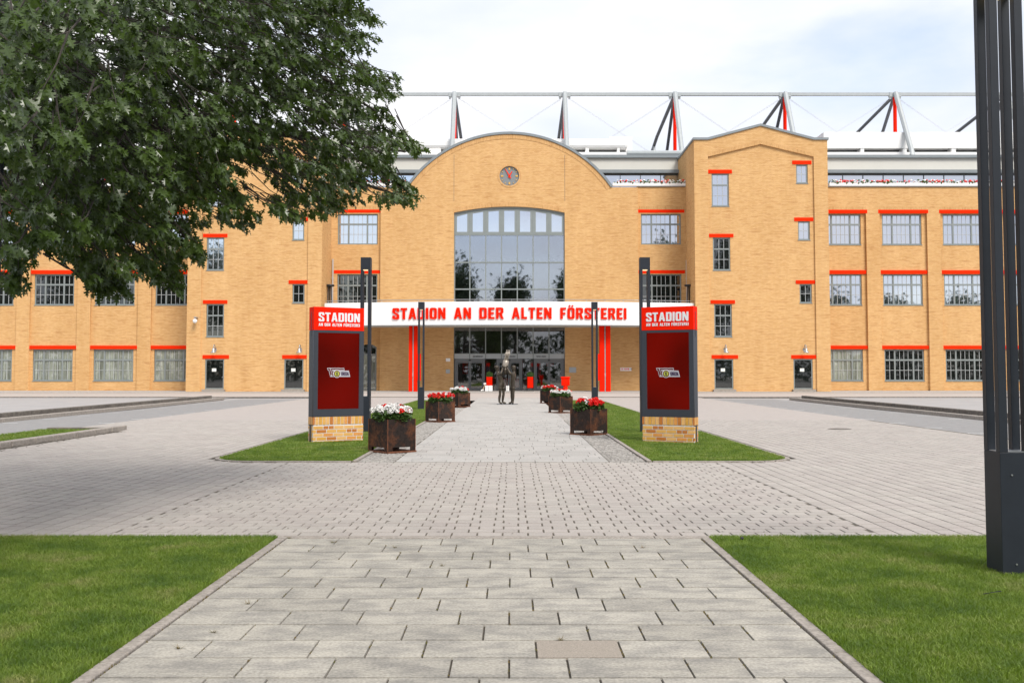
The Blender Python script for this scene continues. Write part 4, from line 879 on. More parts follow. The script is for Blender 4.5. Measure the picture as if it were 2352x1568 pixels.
# ================================================================== THE STAND behind
stand = thing('stadium_stand', 'white stadium stand rising behind the brick building under a grey steel roof frame', 'stadium', (0, 104, 0))
DS = 101.4
def standwall(ua, ub, vt, segs, rounded=False):
    xa, xb = X(ua, DS, 340), X(ub, DS, 340); z1, z0, zo, zb2 = Z(vt, DS), Z(340, DS), Z(349, DS), Z(362, DS)
    obj('stand_parapet', MB().box((xa, DS, z0), (xb, DS + 6, z1)), M['whiteconc'], stand, bevel=.3 if rounded else 0)
    obj('stand_base', MB().box((xa, DS - .02, zb2 - 4), (xb, DS + 6, zo)), M['whiteconc'], stand)
    obj('stand_void', MB().box((xa + .1, DS + 1.2, zo), (xb - .1, DS + 5.9, z0)), M['void'], stand)
    for s0, s1 in segs: obj('stand_pier', MB().box((X(s0, DS, 345), DS + .05, zo + .002), (X(s1, DS, 345), DS + 1.1, z0 - .002)), M['whiteconc'], stand)
standwall(700, 1443, 317, [(985, 1012), (1300, 1310), (1345, 1353), (1418, 1424), (780, 788), (850, 858)], True)
standwall(1893, 2900, 303, [(1978, 1986), (2075, 2084), (2187, 2197), (2300, 2308), (2400, 2408)])
standwall(-600, 560, 303, [(300, 308), (400, 408), (500, 508)])
obj('stand_corner', MB().box((X(1400, DS + 2, 330), DS + 2, Z(345, DS)), (X(1452, DS + 2, 330), DS + 2.3, Z(303, DS))), M['whiteconc'], stand)
obj('roof_pipe', MB().tube([P(1440, 351.5, 98.6), P(1580, 351.5, 98.6)], .28, 10), M['steel_l'], stand)
DTS = 104.0; zt2 = Z(216.5, DTS)
obj('roof_beam', MB().box((-70, DTS - .16, zt2 - .16), (70, DTS + .16, zt2 + .16)), M['steel_l'], stand)
for i in range(-5, 7):
    xt = X(1044, DTS, 222) + i * (X(1297, DTS, 222) - X(1044, DTS, 222)); 
    if abs(xt) > 62: continue
    t = thing('roof_truss', None, None, (0, 0, 0)); bpy.data.objects.remove(t)
    nd = MB(); nd.box((xt - .63, DTS - .1, zt2 - .2), (xt + .63, DTS + .1, zt2 + .1)); nd.box((xt - .62, DTS - .2, zt2 - .3), (xt - .2, DTS + .2, zt2 + .17)); nd.box((xt + .2, DTS - .2, zt2 - .3), (xt + .62, DTS + .2, zt2 + .17))
    for sx_ in (-1, 1): nd.box((xt + sx_ * .5 - .1, DTS - .12, zt2 - .5), (xt + sx_ * .5 + .1, DTS + .12, zt2 - .3))
    rt = obj('roof_truss', nd, M['steel_l'], stand)
    obj('front_strut', MB().tube([(xt, DTS - .25, zt2 + .1), (xt, 99.9, 24.07), (xt, 99.6, 23.75), (xt, 102.5, 22.3)], [.26, .26, .26, .2], 8), M['steel_l'], rt)
    obj('red_strut', MB().tube([(xt, DTS, zt2 - .1), (xt, DTS + .2, 20)], .19, 8), M['red'], rt)
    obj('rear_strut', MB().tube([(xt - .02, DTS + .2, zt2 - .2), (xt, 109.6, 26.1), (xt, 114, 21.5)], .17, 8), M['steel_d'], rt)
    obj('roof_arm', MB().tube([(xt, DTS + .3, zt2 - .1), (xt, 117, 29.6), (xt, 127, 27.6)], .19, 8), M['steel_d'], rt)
    obj('arm_leg', MB().tube([(xt, 119.5, 29.1), (xt, 116, 20)], .18, 6), M['steel_l'], rt)
wr = MB(); dxp = X(1297, DTS, 222) - X(1044, DTS, 222)
for i in range(-5, 6):
    xa = X(1044, DTS, 222) + i * dxp
    if abs(xa) > 50: continue
    for o_ in (0, .16):
        wr.tube([(xa + .6 + o_, DTS + .3, zt2 - .5), (xa + dxp - .4 + o_, DTS + 2.5, zt2 - 7)], .014, 4, False); wr.tube([(xa + dxp - .6 + o_, DTS + .3, zt2 - .5), (xa + .4 + o_, DTS + 2.5, zt2 - 7)], .014, 4, False)
obj('bracing_cable', wr, M['pipe'], stand, kind='stuff')

# ================================================================== fittings on the building
def wall_lamp(x, z, y, label):
    t = thing('wall_lamp', label, 'wall lamp', (x, y, z), group='gooseneck lamps above the tower doors')
    pts = [(0, 0, .12), (0, -.1, .35), (0, -.3, .55), (0, -.52, .5), (0, -.6, .25)]
    local('lamp_arm', MB().tube(pts, .035, 8), M['galv'], t, smooth=True); local('lamp_shade', MB().lathe([(.28, -.16), (.2, -.06), (.1, .02), (.1, .2), (.05, .26)], (0, -.6, 0), 16), M['galv'], t, smooth=True)
    local('wall_plate', MB().box((-.09, -.02, 0), (.09, .0, .25)), M['galv'], t)
for u, lb in ((493, 'gooseneck lamp over the left-hand door of the left tower'), (689.5, 'gooseneck lamp over the tower door beside the left sign tower'), (1666, 'gooseneck lamp over the left-hand door of the right tower'), (1849, 'gooseneck lamp over the right-hand door of the right tower')):
    wall_lamp(X(u, DT, 800), Z(806, DT), DT + .153, lb)
t = thing('security_camera', 'white dome camera hanging from a bracket on the left tower', 'security camera', P(447, 737, DT - .5))
local('bracket', MB().box((-.12, 0, .28), (.12, .5, .36)).box((-.03, -.02, .1), (.03, .08, .28)), M['galv'], t); local('dome', MB().lathe([(.02, -.2), (.16, -.12), (.2, 0), (.17, .12), (.06, .18)], (0, 0, 0), 14), M['white'], t, smooth=True)
for u, z0, z1, lb in ((764, 692, 595, 'thin grey drainpipe beside the left tower above the canopy'), (1577.5, 690, 597, 'thin grey drainpipe beside the right tower above the canopy')):
    p = X(u, DW, 650); o = obj('drainpipe', MB().tube([(p, DW - .1, zb_ + .5), (p, DW - .1, Z(z1, DW))], .065, 8), M['pipe'], label=lb, cat='drainpipe')
    obj('pipe_clip', MB().box((p - .1, DW - .13, Z(640, DW)), (p + .1, DW, Z(640, DW) + .06)), M['pipe'], o)
for u, lb in ((757, 'black patio heater on the canopy roof beside the left tower'), (1583, 'black patio heater on the canopy roof beside the right tower')):
    b_ = P(u, 655, 88.6); t = thing('patio_heater', lb, 'patio heater', (b_.x, 88.6, zb_ + .5), group='patio heaters on the canopy roof'); H_ = b_.z - zb_ - .5
    local('heater_hood', MB().lathe([(.40, -.1), (.42, 0), (.40, .06), (.1, .1)], (0, 0, H_), 18), M['black'], t, smooth=False)
    lg = MB()
    for a in range(4): an = R(45 + 90 * a); lg.tube([(.17 * math.cos(an), .17 * math.sin(an), H_ - .1), (.32 * math.cos(an), .32 * math.sin(an), 0)], .03, 5)
    local('heater_frame', lg, M['steel_d'], t); local('glass_tube', MB().tube([(0, 0, .5), (0, 0, H_ - .1)], .07, 8), M['bronze'], t); local('base', MB().box((-.3, -.3, 0), (.3, .3, .5)), M['steel_d'], t)
# flower troughs on the parapets
def flowers_mb(x0, x1, y, z, n, s=.09):
    red, wht, grn = MB(), MB(), MB()
    for i in range(n):
        x = random.uniform(x0, x1); c = (x, y + random.uniform(-.18, .12), z + random.uniform(.05, .30)); r_ = random.uniform(.6, 1.3) * s
        k = random.random() + .35 * math.sin(x * 2.2)
        t_ = red if k < .45 else (wht if k < .95 else grn); t_.lathe([(r_ * .3, -r_ * .7), (r_, 0), (r_ * .7, r_ * .6), (r_ * .1, r_ * .8)], c, 6)
        if random.random() < .6: c2 = (x + random.uniform(-.15, .15), y + random.uniform(-.2, .1), z + random.uniform(-.02, .12)); grn.lathe([(s * .2, -s), (s, 0), (s * .1, s)], c2, 5)
    return red, wht, grn
for (a, b, lb, lf) in ((X(1905, DW, 430) , 60, 'long white flower trough on the parapet of the right wing', 'red and white flowers in the trough on the right wing'), (cxm + 239 / FPX * DW, xtr + .1, 'white flower trough between the arched gable and the right tower', 'red and white flowers between the gable and the right tower'), (xtl, cxm - 239 / FPX * DW, 'white flower trough between the left tower and the arched gable', 'red and white flowers between the left tower and the gable'), (-56, X(433, DW, 430), 'white flower trough on the parapet of the left wing behind the oak', 'red and white flowers in the trough behind the oak')):
    tz = zp + .075; h = Z(419.5, DW) - zp - .1
    obj('flower_trough', MB().box((a, DW - .16, tz), (b, DW + .25, tz + h)), M['white'], label=lb, cat='flower trough')
    red, wht, grn = flowers_mb(a + .1, b - .1, DW, tz + h - .02, int((b - a) * 16))
    t = thing('trough_flowers', lf, 'flowers', ((a + b) / 2, DW, tz + h)); obj('red_flowers', red, M['petal_r'], t, kind='stuff'); obj('white_flowers', wht, M['petal_w'], t, kind='stuff'); obj('leaves', grn, M['gerleaf'], t, kind='stuff')
# plaques and small signs
def plaque(u0, v0, u1, v1, D, m_, lb, cat='plaque'):
    a, b = P(u0, v1, D), P(u1, v0, D); return obj('plaque', MB().box((a.x, D - .04, a.z), (b.x, D - .001, b.z)), m_, label=lb, cat=cat)
yw = DCN
plaque(1024, 822.5, 1034, 830, yw, M['white'], 'small white notice on the brick left of the entrance doors', 'notice')
plaque(1024, 848, 1033.5, 857, yw, M['steel_l'], 'dark grey square box on the brick left of the doors', 'box')
plaque(1307.5, 843, 1323.5, 855.5, yw, M['signgrey'], 'square grey plaque on the brick right of the entrance doors')
sg_ = plaque(1425, 844, 1450.5, 851.5, yw, M['white'], 'white wall sign with red lettering under the canopy at right', 'sign')
a, b = P(1434, 849, yw), P(1444, 845.5, yw)
wordmesh('REZEPTION', (a.x, yw - .05, a.z), (1, 0, 0), b.x - a.x + .05, .13, .008, M['red'], 'lettering', sg_).matrix_parent_inverse = Matrix.Identity(4)
wordmesh('FCU', (P(1427, 849, yw).x, yw - .05, a.z), (1, 0, 0), .17, .13, .008, M['red'], 'lettering', sg_)
obj('arrow', MB().box((b.x + .12, yw - .05, a.z + .05), (b.x + .3, yw - .041, a.z + .08)).box((b.x + .26, yw - .052, a.z + .02), (b.x + .3, yw - .0505, a.z + .11)), M['black'], sg_)
plaque(1471, 846, 1475, 854, DW, M['steel_l'], 'small grey call box beside the right sign tower', 'call box')

# ================================================================== objects in front of the doors
def shrub_mb(c, r, h, n, s):
    m_ = MB()
    for i in range(n):
        a = random.uniform(0, 6.283); rr_ = r * math.sqrt(random.random()); z = random.uniform(0, h) * (1 - .3 * rr_ / r); p = Vector((c[0] + rr_ * math.cos(a), c[1] + rr_ * math.sin(a), c[2] + z))
        q = Quaternion((random.gauss(0, 1), random.gauss(0, 1), random.gauss(0, 1), random.gauss(0, 1))).normalized(); u = q @ Vector((s, 0, 0)); w = q @ Vector((0, s * .7, 0)); k_ = q @ Vector((0, 0, s * .25))
        m_.add([p - u, p + w * .8 + k_, p + u, p - w * .8 + k_], [(0, 1, 2), (0, 2, 3)])
    return m_
for u, v1, lb, l2 in ((1124, 897, 'tall bright red planter left of the middle door behind the statue', 'bushy green shrub in the red planter left of the statue'), (1218, 894, 'tall bright red planter on a trolley right of the middle door', 'bushy shrub with yellowing leaves in the red planter right of the statue')):
    D = 88.2; x = X(u, D, 880); t = thing('red_planter', lb, 'planter', (x, D, 0))
    local('pot', MB().prism([(-.26, -.26), (.26, -.26), (.26, .26), (-.26, .26)], .28, 1.26), M['red'], t, bevel=.02)
    local('soil', MB().prism([(-.24, -.24), (.24, -.24), (.24, .24), (-.24, .24)], 1.262, 1.27), M['soil'], t)
    fr = MB(); fr.box((-.28, -.28, .2), (.28, .28, .26))
    for a, b in ((-1, -1), (1, -1), (1, 1), (-1, 1)): fr.box((a * .27 - .02, b * .27 - .02, 0), (a * .27 + .02, b * .27 + .02, .2))
    local('trolley', fr, M['black'], t)
    setp(obj('shrub', shrub_mb((x, D, 1.27), .30, .48, 420, .05), M['leafpot']), l2, 'shrub')
for u, lb in ((1122.5, 'white ballast block in front of the left red planter'), (1166, 'white ballast block between the two bronze figures')):
    D = 87.2; x = X(u, D, 890); w_ = .33 if u < 1150 else .13
    obj('ballast_block', MB().box((x - w_, D, 0), (x - .01, D + .4, .5)).box((x + .01, D, 0), (x + w_, D + .4, .5)), M['white'], bevel=.04, label=lb, cat='block')
x = X(1112, 87.3, 890); t = thing('barrier_roller', 'wooden bar with white round ends leaning beside the left red planter', 'barrier', (x, 87.3, 0))
obj('bar', MB().tube([(x - .14, 87.3, .12), (x + .1, 87.3, .62)], .04, 8), M['wood'], t); obj('end_disc', MB().tube([(x - .28, 87.3, .07), (x - .04, 87.3, .12)], .07, 10), M['white'], t); obj('end_disc', MB().tube([(x - .04, 87.3, .62), (x + .16, 87.3, .68)], .09, 10), M['white'], t)
# red post box
D = 64.0; x = X(1299, D, 880); t = thing('post_box', 'bright red box with ribbed lid on a red post behind the right planters', 'post box', (x, D, 0)); H_ = Z(863, D)
local('post', MB().tube([(0, 0, 0), (0, 0, H_ - .5)], .14, 12), M['red'], t, smooth=True); local('box', MB().prism([(-.26, -.16), (.26, -.16), (.26, .16), (-.26, .16)], H_ - .62, H_ - .16), M['red'], t, bevel=.02)
local('rib', MB().box((-.27, -.175, H_ - .42), (.27, -.161, H_ - .38)).box((-.27, -.175, H_ - .52), (.27, -.161, H_ - .5)), M['red'], t); local('lid', MB().prism([(-.29, -.2), (.29, -.2), (.29, .2), (-.29, .2)], H_ - .158, H_ - .05), M['red'], t, bevel=.03)
local('base_foot', MB().prism([(-.2, -.2), (.2, -.2), (.2, .2), (-.2, .2)], 0, .05), M['red'], t)

# ================================================================== statue
SX, SY = -.23, 51.1
stt = thing('statue', 'bronze statue of two footballers lifting a cup topped by three small figures', 'statue', (SX, SY, 0))
K = 1 / 448.0
def sp(x, y, d=0): return Vector(((x - 690) * K * 1.0, d, (1440 - y) * K + .02))
def skin(name, joints, edges, root, m_, parent, sub=2):
    ks = list(joints); me = bpy.data.meshes.new(name); me.from_pydata([joints[k][0] for k in ks], [(ks.index(a), ks.index(b)) for a, b in edges], [])
    o = bpy.data.objects.new(name, me); col.objects.link(o); o.parent = parent
    md = o.modifiers.new('skin', 'SKIN'); sv = me.skin_vertices[0].data
    for i, k in enumerate(ks):
        r_ = joints[k][1]; sv[i].radius = r_ if hasattr(r_, '__len__') else (r_, r_); sv[i].use_root = (k == root)
    s_ = o.modifiers.new('sub', 'SUBSURF'); s_.levels = sub; s_.render_levels = sub
    dg = bpy.context.evaluated_depsgraph_get(); dg.update(); nm = bpy.data.meshes.new_from_object(o.evaluated_get(dg))
    o.modifiers.clear(); o.data = nm; nm.materials.clear(); nm.materials.append(m_); nm.polygons.foreach_set('use_smooth', [True] * len(nm.polygons)); return o
def j(x, y, d, r_): return (sp(x, y, d), tuple(q * 1.12 for q in r_) if hasattr(r_, '__len__') else r_ * {.105: .92, .11: .92, .068: 1.0, .066: 1.12}.get(r_, 1.25))
A = {'pel': j(548, 985, 0, (.135, .11)), 'wst': j(548, 900, 0, (.125, .10)), 'chest': j(515, 800, 0, (.165, .12)), 'neckb': j(478, 722, 0, (.10, .08)), 'neck': j(463, 690, 0, .06), 'chin': j(462, 655, 0, (.085, .08)), 'head': j(447, 612, 0, (.10, .10)), 'crown': j(435, 578, 0, (.06, .06)),
     'shl': j(470, 760, -.17, .075), 'ell': j(545, 745, -.22, .052), 'wrl': j(572, 640, -.14, .036), 'hnl': j(575, 600, -.12, .034),
     'shr': j(490, 760, .17, .075), 'elr': j(620, 760, .22, .052), 'wrr': j(640, 660, .14, .036), 'hnr': j(640, 605, .12, .034),
     'hl': j(520, 1015, -.09, .105), 'kl': j(520, 1220, -.10, .068), 'cl': j(505, 1290, -.10, .066), 'al': j(502, 1395, -.10, .042), 'fl': j(535, 1420, -.12, .045), 'tl': j(575, 1428, -.14, .034),
     'hr': j(585, 1010, .09, .105), 'kr': j(600, 1210, .10, .068), 'crr': j(585, 1290, .10, .066), 'ar': j(575, 1395, .10, .042), 'fr': j(620, 1420, .10, .045), 'tr': j(662, 1428, .10, .034)}
EA = [('pel', 'wst'), ('wst', 'chest'), ('chest', 'neckb'), ('neckb', 'neck'), ('neck', 'chin'), ('chin', 'head'), ('head', 'crown'), ('chest', 'shl'), ('shl', 'ell'), ('ell', 'wrl'), ('wrl', 'hnl'), ('chest', 'shr'), ('shr', 'elr'), ('elr', 'wrr'), ('wrr', 'hnr'),
      ('pel', 'hl'), ('hl', 'kl'), ('kl', 'cl'), ('cl', 'al'), ('al', 'fl'), ('fl', 'tl'), ('pel', 'hr'), ('hr', 'kr'), ('kr', 'crr'), ('crr', 'ar'), ('ar', 'fr'), ('fr', 'tr')]
skin('left_figure', A, EA, 'pel', M['bronze'], stt).name = 'figure'
B = {'pel': j(812, 985, 0, (.14, .11)), 'wst': j(808, 905, 0, (.13, .10)), 'chest': j(825, 800, 0, (.175, .12)), 'neckb': j(838, 725, 0, (.10, .08)), 'neck': j(835, 695, 0, .06), 'chin': j(828, 660, -.02, (.08, .085)), 'head': j(832, 612, 0, (.10, .10)), 'crown': j(838, 575, 0, (.06, .06)),
     'shl': j(800, 760, -.17, .07), 'ell': j(745, 735, -.26, .052), 'wrl': j(695, 640, -.15, .036), 'hnl': j(678, 600, -.12, .034),
     'shr': j(860, 760, .15, .07), 'elr': j(740, 770, .26, .052), 'wrr': j(690, 680, .15, .036), 'hnr': j(672, 610, .12, .034),
     'hl': j(825, 1015, -.09, .11), 'kl': j(822, 1215, -.12, .068), 'cl': j(820, 1290, -.10, .066), 'al': j(812, 1395, -.10, .042), 'fl': j(810, 1422, -.16, .045), 'tl': j(808, 1430, -.22, .036),
     'hr': j(790, 1010, .09, .105), 'kr': j(785, 1210, .08, .068), 'crr': j(790, 1290, .10, .066), 'ar': j(795, 1395, .10, .042), 'fr': j(755, 1420, .08, .045), 'tr': j(712, 1428, .06, .034)}
skin('right_figure', B, EA, 'pel', M['bronze'], stt).name = 'figure'
for cx_, yb, rot_ in ((447, 612, 1), (832, 612, 0)):           # hair caps, noses, ears
    c0 = sp(cx_, yb); hm = MB(); hm.lathe([(.112, -.01), (.118, .04), (.10, .085), (.055, .115), (.01, .125)], (c0.x - .012 * rot_, .015 * (1 - rot_), c0.z), 14); local('hair', hm, M['bronze'], stt, smooth=True)
    fm = MB(); d = Vector((1, 0, .35)) if rot_ else Vector((-.25, -1, -.05)); d.normalize(); fm.tube([c0 + d * .09 + Vector((0, 0, .01)), c0 + d * .125 - Vector((0, 0, .025)), c0 + d * .095 - Vector((0, 0, .035))], [.012, .02, .012], 6)
    fm.tube([c0 + d * .08 - Vector((0, 0, .06)), c0 + d * .1 - Vector((0, 0, .068))], .018, 6); local('face_features', fm, M['bronze'], stt, smooth=True)
# fingers closing on the cup foot
fg = MB()
for hx, hy, hd in ((575, 598, -.12), (640, 603, .12), (678, 598, -.12), (672, 608, .12)):
    h0 = sp(hx, hy, hd)
    for k_ in range(4):
        a = Vector(((k_ - 1.5) * .02, 0, .02)); l_ = (.065, .078, .074, .06)[k_]; fg.tube([h0 + a, h0 + a + Vector((0, -.012 * math.copysign(1, -hd), l_ * .6)), h0 + a + Vector((.01, -.03 * math.copysign(1, hd), l_))], [.012, .011, .008], 5)
    fg.tube([h0, h0 + Vector((.045, 0, .02)), h0 + Vector((.055, 0, .05))], [.014, .012, .009], 5)
local('fingers', fg, M['bronze'], stt, smooth=True)
c1, c2 = sp(632, 585), sp(660, 440); ax = (c2 - c1).normalized()
local('cup_drum', MB().tube([c1 - ax * .02, c1, c2 - ax * .01, c2], [.145, .152, .148, .135], 20), M['bronze_l'], stt, smooth=True)
local('cup_drape', MB().tube([sp(640, 780), sp(640, 700), sp(632, 600)], [.075, .09, .115], 12), M['bronze'], stt, smooth=True)
for i, (ax_, d) in enumerate(((672, -.03), (705, .03), (738, -.02))):
    b0 = sp(655 + (i - 1) * 22, 440, d); h0 = sp(ax_, 215, d); s0 = b0.lerp(h0, .78)
    J = {'hip': (b0.lerp(h0, .42), (.045, .04)), 'sh': (s0, (.062, .045)), 'nk': (b0.lerp(h0, .88), .022), 'hd': (h0, .036), 'tp': (h0 + (h0 - b0).normalized() * .035, .025),
         'la': (b0 + Vector((-.03, -.02, 0)), .026), 'ra': (b0 + Vector((.03, .02, 0)), .026), 'lk': (b0.lerp(h0, .22) + Vector((-.03, -.02, 0)), .032), 'rk': (b0.lerp(h0, .22) + Vector((.03, .02, 0)), .032),
         'le': (b0.lerp(h0, .6) + Vector((-.075, -.03, 0)), .022), 're': (b0.lerp(h0, .6) + Vector((.07, -.03, 0)), .022), 'lh': (b0.lerp(h0, .48) + Vector((-.04, -.06, 0)), .018), 'rh': (b0.lerp(h0, .48) + Vector((.04, -.06, 0)), .018)}
    skin('small_figure', J, [('hip', 'sh'), ('sh', 'nk'), ('nk', 'hd'), ('hd', 'tp'), ('hip', 'lk'), ('lk', 'la'), ('hip', 'rk'), ('rk', 'ra'), ('sh', 'le'), ('le', 'lh'), ('sh', 're'), ('re', 'rh')], 'hip', M['bronze_l'], stt, 1)
local('base_plate', MB().prism([(-.55, -.35), (.53, -.35), (.53, .35), (-.55, .35)], 0, .02), M['steel_d'], stt)
# shorts hems, sock tops and belts as raised bands
bd = MB()
for (x, y, d, r_) in ((548, 940, 0, .138), (810, 945, 0, .142)): c0 = sp(x, y, d); bd.lathe([(r_, -.012), (r_ + .006, 0), (r_, .012)], c0, 14)
for (x, y, d, r_) in ((513, 1245, -.10, .074), (593, 1245, .10, .074), (822, 1250, -.11, .074), (788, 1250, .09, .074)): c0 = sp(x, y, d); bd.lathe([(r_, -.012), (r_ + .006, 0), (r_, .012)], c0, 12)
for (x, y, d, r_) in ((520, 1085, -.09, .106), (590, 1085, .09, .104), (825, 1080, -.1, .108), (788, 1080, .09, .104)): c0 = sp(x, y, d); bd.lathe([(r_ * .8, -.02), (r_ + .008, -.018), (r_, .03), (r_ * .8, .05)], c0, 12)
local('clothing_bands', bd, M['bronze'], stt, smooth=True)

# ================================================================== sign towers
def screenmat():
    m = bpy.data.materials.new('red_screen'); m.use_nodes = True; t = m.node_tree; p = t.nodes['Principled BSDF']; N = t.nodes.new; K_ = t.links.new
    p.inputs['Base Color'].default_value = (.02, .0005, .0003, 1); p.inputs['Roughness'].default_value = .25; p.inputs['Specular IOR Level'].default_value = .08
    g = N('ShaderNodeTexCoord'); n = N('ShaderNodeTexNoise'); n.inputs['Scale'].default_value = .8; n.inputs['Detail'].default_value = 0; r = N('ShaderNodeValToRGB')
    r.color_ramp.elements[0].position = .35; r.color_ramp.elements[1].position = .7; r.color_ramp.elements[0].color = (.055, .0012, 0, 1); r.color_ramp.elements[1].color = (.12, .002, .0003, 1)
    K_(g.outputs['Object'], n.inputs[0]); K_(n.outputs[0], r.inputs[0]); K_(r.outputs[0], p.inputs['Emission Color']); p.inputs['Emission Strength'].default_value = .8
    return m
M['screen'] = screenmat()
M['bricks'] = [mat('glazed_brick_%s' % n, c, .5, var=.12, vscale=9, stretch=(1, 1, 3)) for n, c in (('orange', (.66, .29, .07)), ('yellow', (.68, .38, .10)), ('gold', (.62, .33, .06)), ('brown', (.48, .17, .03)), ('pale', (.72, .42, .15)))]
M['mortar'] = mat('pale_mortar', (.66, .67, .68), .8)
M['letter_w'] = mat('silver_white_lettering', (.70, .73, .75), .4)
def sign_tower(loc, ang, W, name_label, flip):
    """local frame: x along the front from the near corner, y into the body, front at y=0"""
    Dp, H = .31, 3.13; t = thing('sign_tower', name_label, 'sign tower', (loc[0], loc[1], 0), ang)
    x0, x1 = (0, W) if not flip else (-W, 0)
    local('brick_core', MB().box((x0 + .006, .006, 0), (x1 - .006, Dp - .006, .598)), M['mortar'], t)
    def bk(a, b, z0, z1, y0, y1, mi): local('brick', MB().box((a, y0, z0), (b, y1, z1)), M['bricks'][mi], t)
    rnd = random.Random(5)
    z = .006
    bl, jn, rh = .245, .015, .0845
    for r_ in range(5):
        h0 = z; h1 = z + (rh - jn if r_ else .045); off = (0, .07, .0, .07, .13)[r_] ; x = x0 + .012 - (bl - .08) * (r_ % 2) + off * 0
        while x < x1:
            ln = bl - jn
            if (r_, int((x - x0) / bl)) in ((3, 3), (1, 4), (4, 1), (2, 5)): ln = .115
            a, b = max(x, x0 + .001), min(x + ln, x1 - .001)
            if b - a > .02: bk(a, b, h0, h1, 0, .05, rnd.choice([0, 1, 1, 4, 4, 2, 0, 3] if ln > .2 else [3, 3, 2]))
            x += ln + jn
        # side
        ys = ((.055, .15), (.162, .27)) if r_ % 2 else ((.055, .22), (.232, .308))
        for (ya, yb2) in ys:
            xs_ = x0 if not flip else x1 - .04; bk(xs_ + (0 if not flip else 0), xs_ + .04, h0, h1, ya, yb2, rnd.choice([0, 1, 4, 2]))
        z = h1 + jn
    local('joint_shadow_gap', MB().box((x0 - .001, .012, z - .002), (x1 + .001, Dp - .012, z + .016)), M['black'], t)
    z += .018; x = x0 + .001; k_ = 0
    while x < x1 - .02:
        a, b = x, min(x + (.076 if k_ else .045), x1 - .001); bk(a, b, z, .597, -.004, .05, [3, 4, 2, 1, 4, 3, 4, 2, 1, 0, 3, 4, 2, 1][k_ % 14]); x = b + .012; k_ += 1
    for ya, yb2 in ((.055, .13), (.142, .22), (.232, .305)): xs_ = x0 - .004 if not flip else x1 - .036; bk(xs_, xs_ + .04, z, .597, ya, yb2, rnd.choice([0, 1, 4]))
    # body with the recessed screen
    zs0, zs1, f0, f1 = .775, 2.535, .088, .908
    sx0, sx1 = x0 + W * (f0 if not flip else 1 - f1 + .0), x0 + W * (f1 if not flip else 1 - f0)
    body = shape([rect(x0, .6, x1, 2.59), rect(sx0, zs0, sx1, zs1)[::-1]], .035); body.materials.append(M['anth_l']); b_ = inst('housing_front', body, t, (0, 0, 0))
    local('housing', MB().box((x0, .036, .6), (x1, Dp, 2.588)), M['anth_l'], t, bevel=.006)
    local('screen', MB().box((sx0 + .001, .022, zs0 + .001), (sx1 - .001, .034, zs1 - .001)), M['screen'], t)
    local('red_head', MB().box((x0 - .002, -.004, 2.592), (x1 + .002, Dp + .002, H)), M['red'], t, bevel=.006)
    # vent slots on the outer side
    vn = MB(); vx_ = x0 - .006 if not flip else x1 + .002
    for i in range(26): vn.box((vx_, .13, 2.45 + i * .022), (vx_ + .004, .19, 2.459 + i * .022))
    local('vent_slots', vn, M['black'], t, kind='stuff'); vn = MB()
    for i in range(12): vn.box((vx_, .13, .2 + i * .02), (vx_ + .004, .19, .209 + i * .02))
    local('vent_slots', vn, M['black'], t, kind='stuff')
    pl = MB().box((vx_ + (0.003 if not flip else -.002), .10, .02), (vx_ + (.005 if not flip else 0), .22, .58)); local('service_cover', pl, mat('brown_cover', (.05, .03, .022), .5), t)
    tx0 = x0 + W * .09; tw = W * .82
    word('STADION', t, (tx0, -.012, 2.795), (1, 0, 0), tw, .208, .012, M['letter_w'], gap=.09)
    word('AN DER ALTEN FÖRSTEREI', t, (tx0, -.010, 2.688), (1, 0, 0), tw, .068, .008, M['letter_w'], gap=.10)
    # club badge on the screen
    cx_, cz_ = x0 + W * .503, 1.615; s = .57 / 1460
    bg = thing('x', None, None, (0, 0, 0)); bpy.data.objects.remove(bg)
    def q(pts): return [(cx_ + (x - 1090) * s, cz_ + (820 - y) * s) for x, y in pts]
    def lay(name, cs, y, m_, par):
        me = shape(cs, .0016); me.materials.append(m_); return inst(name, me, par, (0, y, 0))
    plate = lay('badge', [q([(360, 540), (1425, 540), (1460, 685), (1110, 685), (1110, 700), (1730, 700), (1820, 1075), (560, 1070), (455, 680), (395, 680)])], .018, M['badge_white'], t)
    lay('badge_numeral', [q([(405, 580), (535, 580), (650, 920), (600, 960), (610, 1030), (590, 1035), (480, 650), (415, 650)])], -.002, M['badge_red'], plate)
    lay('badge_letter', [q([(590, 580), (1405, 580), (1415, 645), (660, 645), (690, 740), (800, 740), (790, 790), (700, 790), (770, 1030), (700, 1030)])], -.002, M['badge_red'], plate)
    def circ(r_, n_=28): return [(cx_ + (975 - 1090 + r_ * math.cos(2 * math.pi * i / n_)) * s, cz_ + (820 - 885 + r_ * math.sin(2 * math.pi * i / n_)) * s) for i in range(n_)]
    lay('badge_ring', [circ(232)], -.0038, M['letter_w'], plate); lay('badge_ring', [circ(200)], -.0056, M['badge_red'], plate); lay('badge_disc', [circ(148)], -.0074, M['badge_yellow'], plate)
    lay('badge_bear', [q([(965, 780), (1010, 770), (1015, 830), (1000, 870), (1030, 990), (1000, 1000), (985, 940), (950, 985), (915, 980), (955, 920), (950, 890), (890, 895), (945, 860), (895, 800), (955, 830)])], -.0092, M['black'], plate)
    wordmesh('UNION', (cx_ + (1262 - 1090) * s, -.003, cz_ + (820 - 1000) * s), (1, 0, 0), 480 * s, 225 * s, .0016, M['badge_violet'], 'badge_lettering', plate, gap=.1, shear=-.27)
    return t
CL, CR_ = (-4.553, 22.75), (4.121, 22.5)
sign_tower(CL, R(31), 1.235, 'sign tower on brick base with red head and dark red screen, left of the path', False)
sign_tower(CR_, R(-27), 1.235, 'sign tower on brick base with red head and dark red screen, right of the path', True)

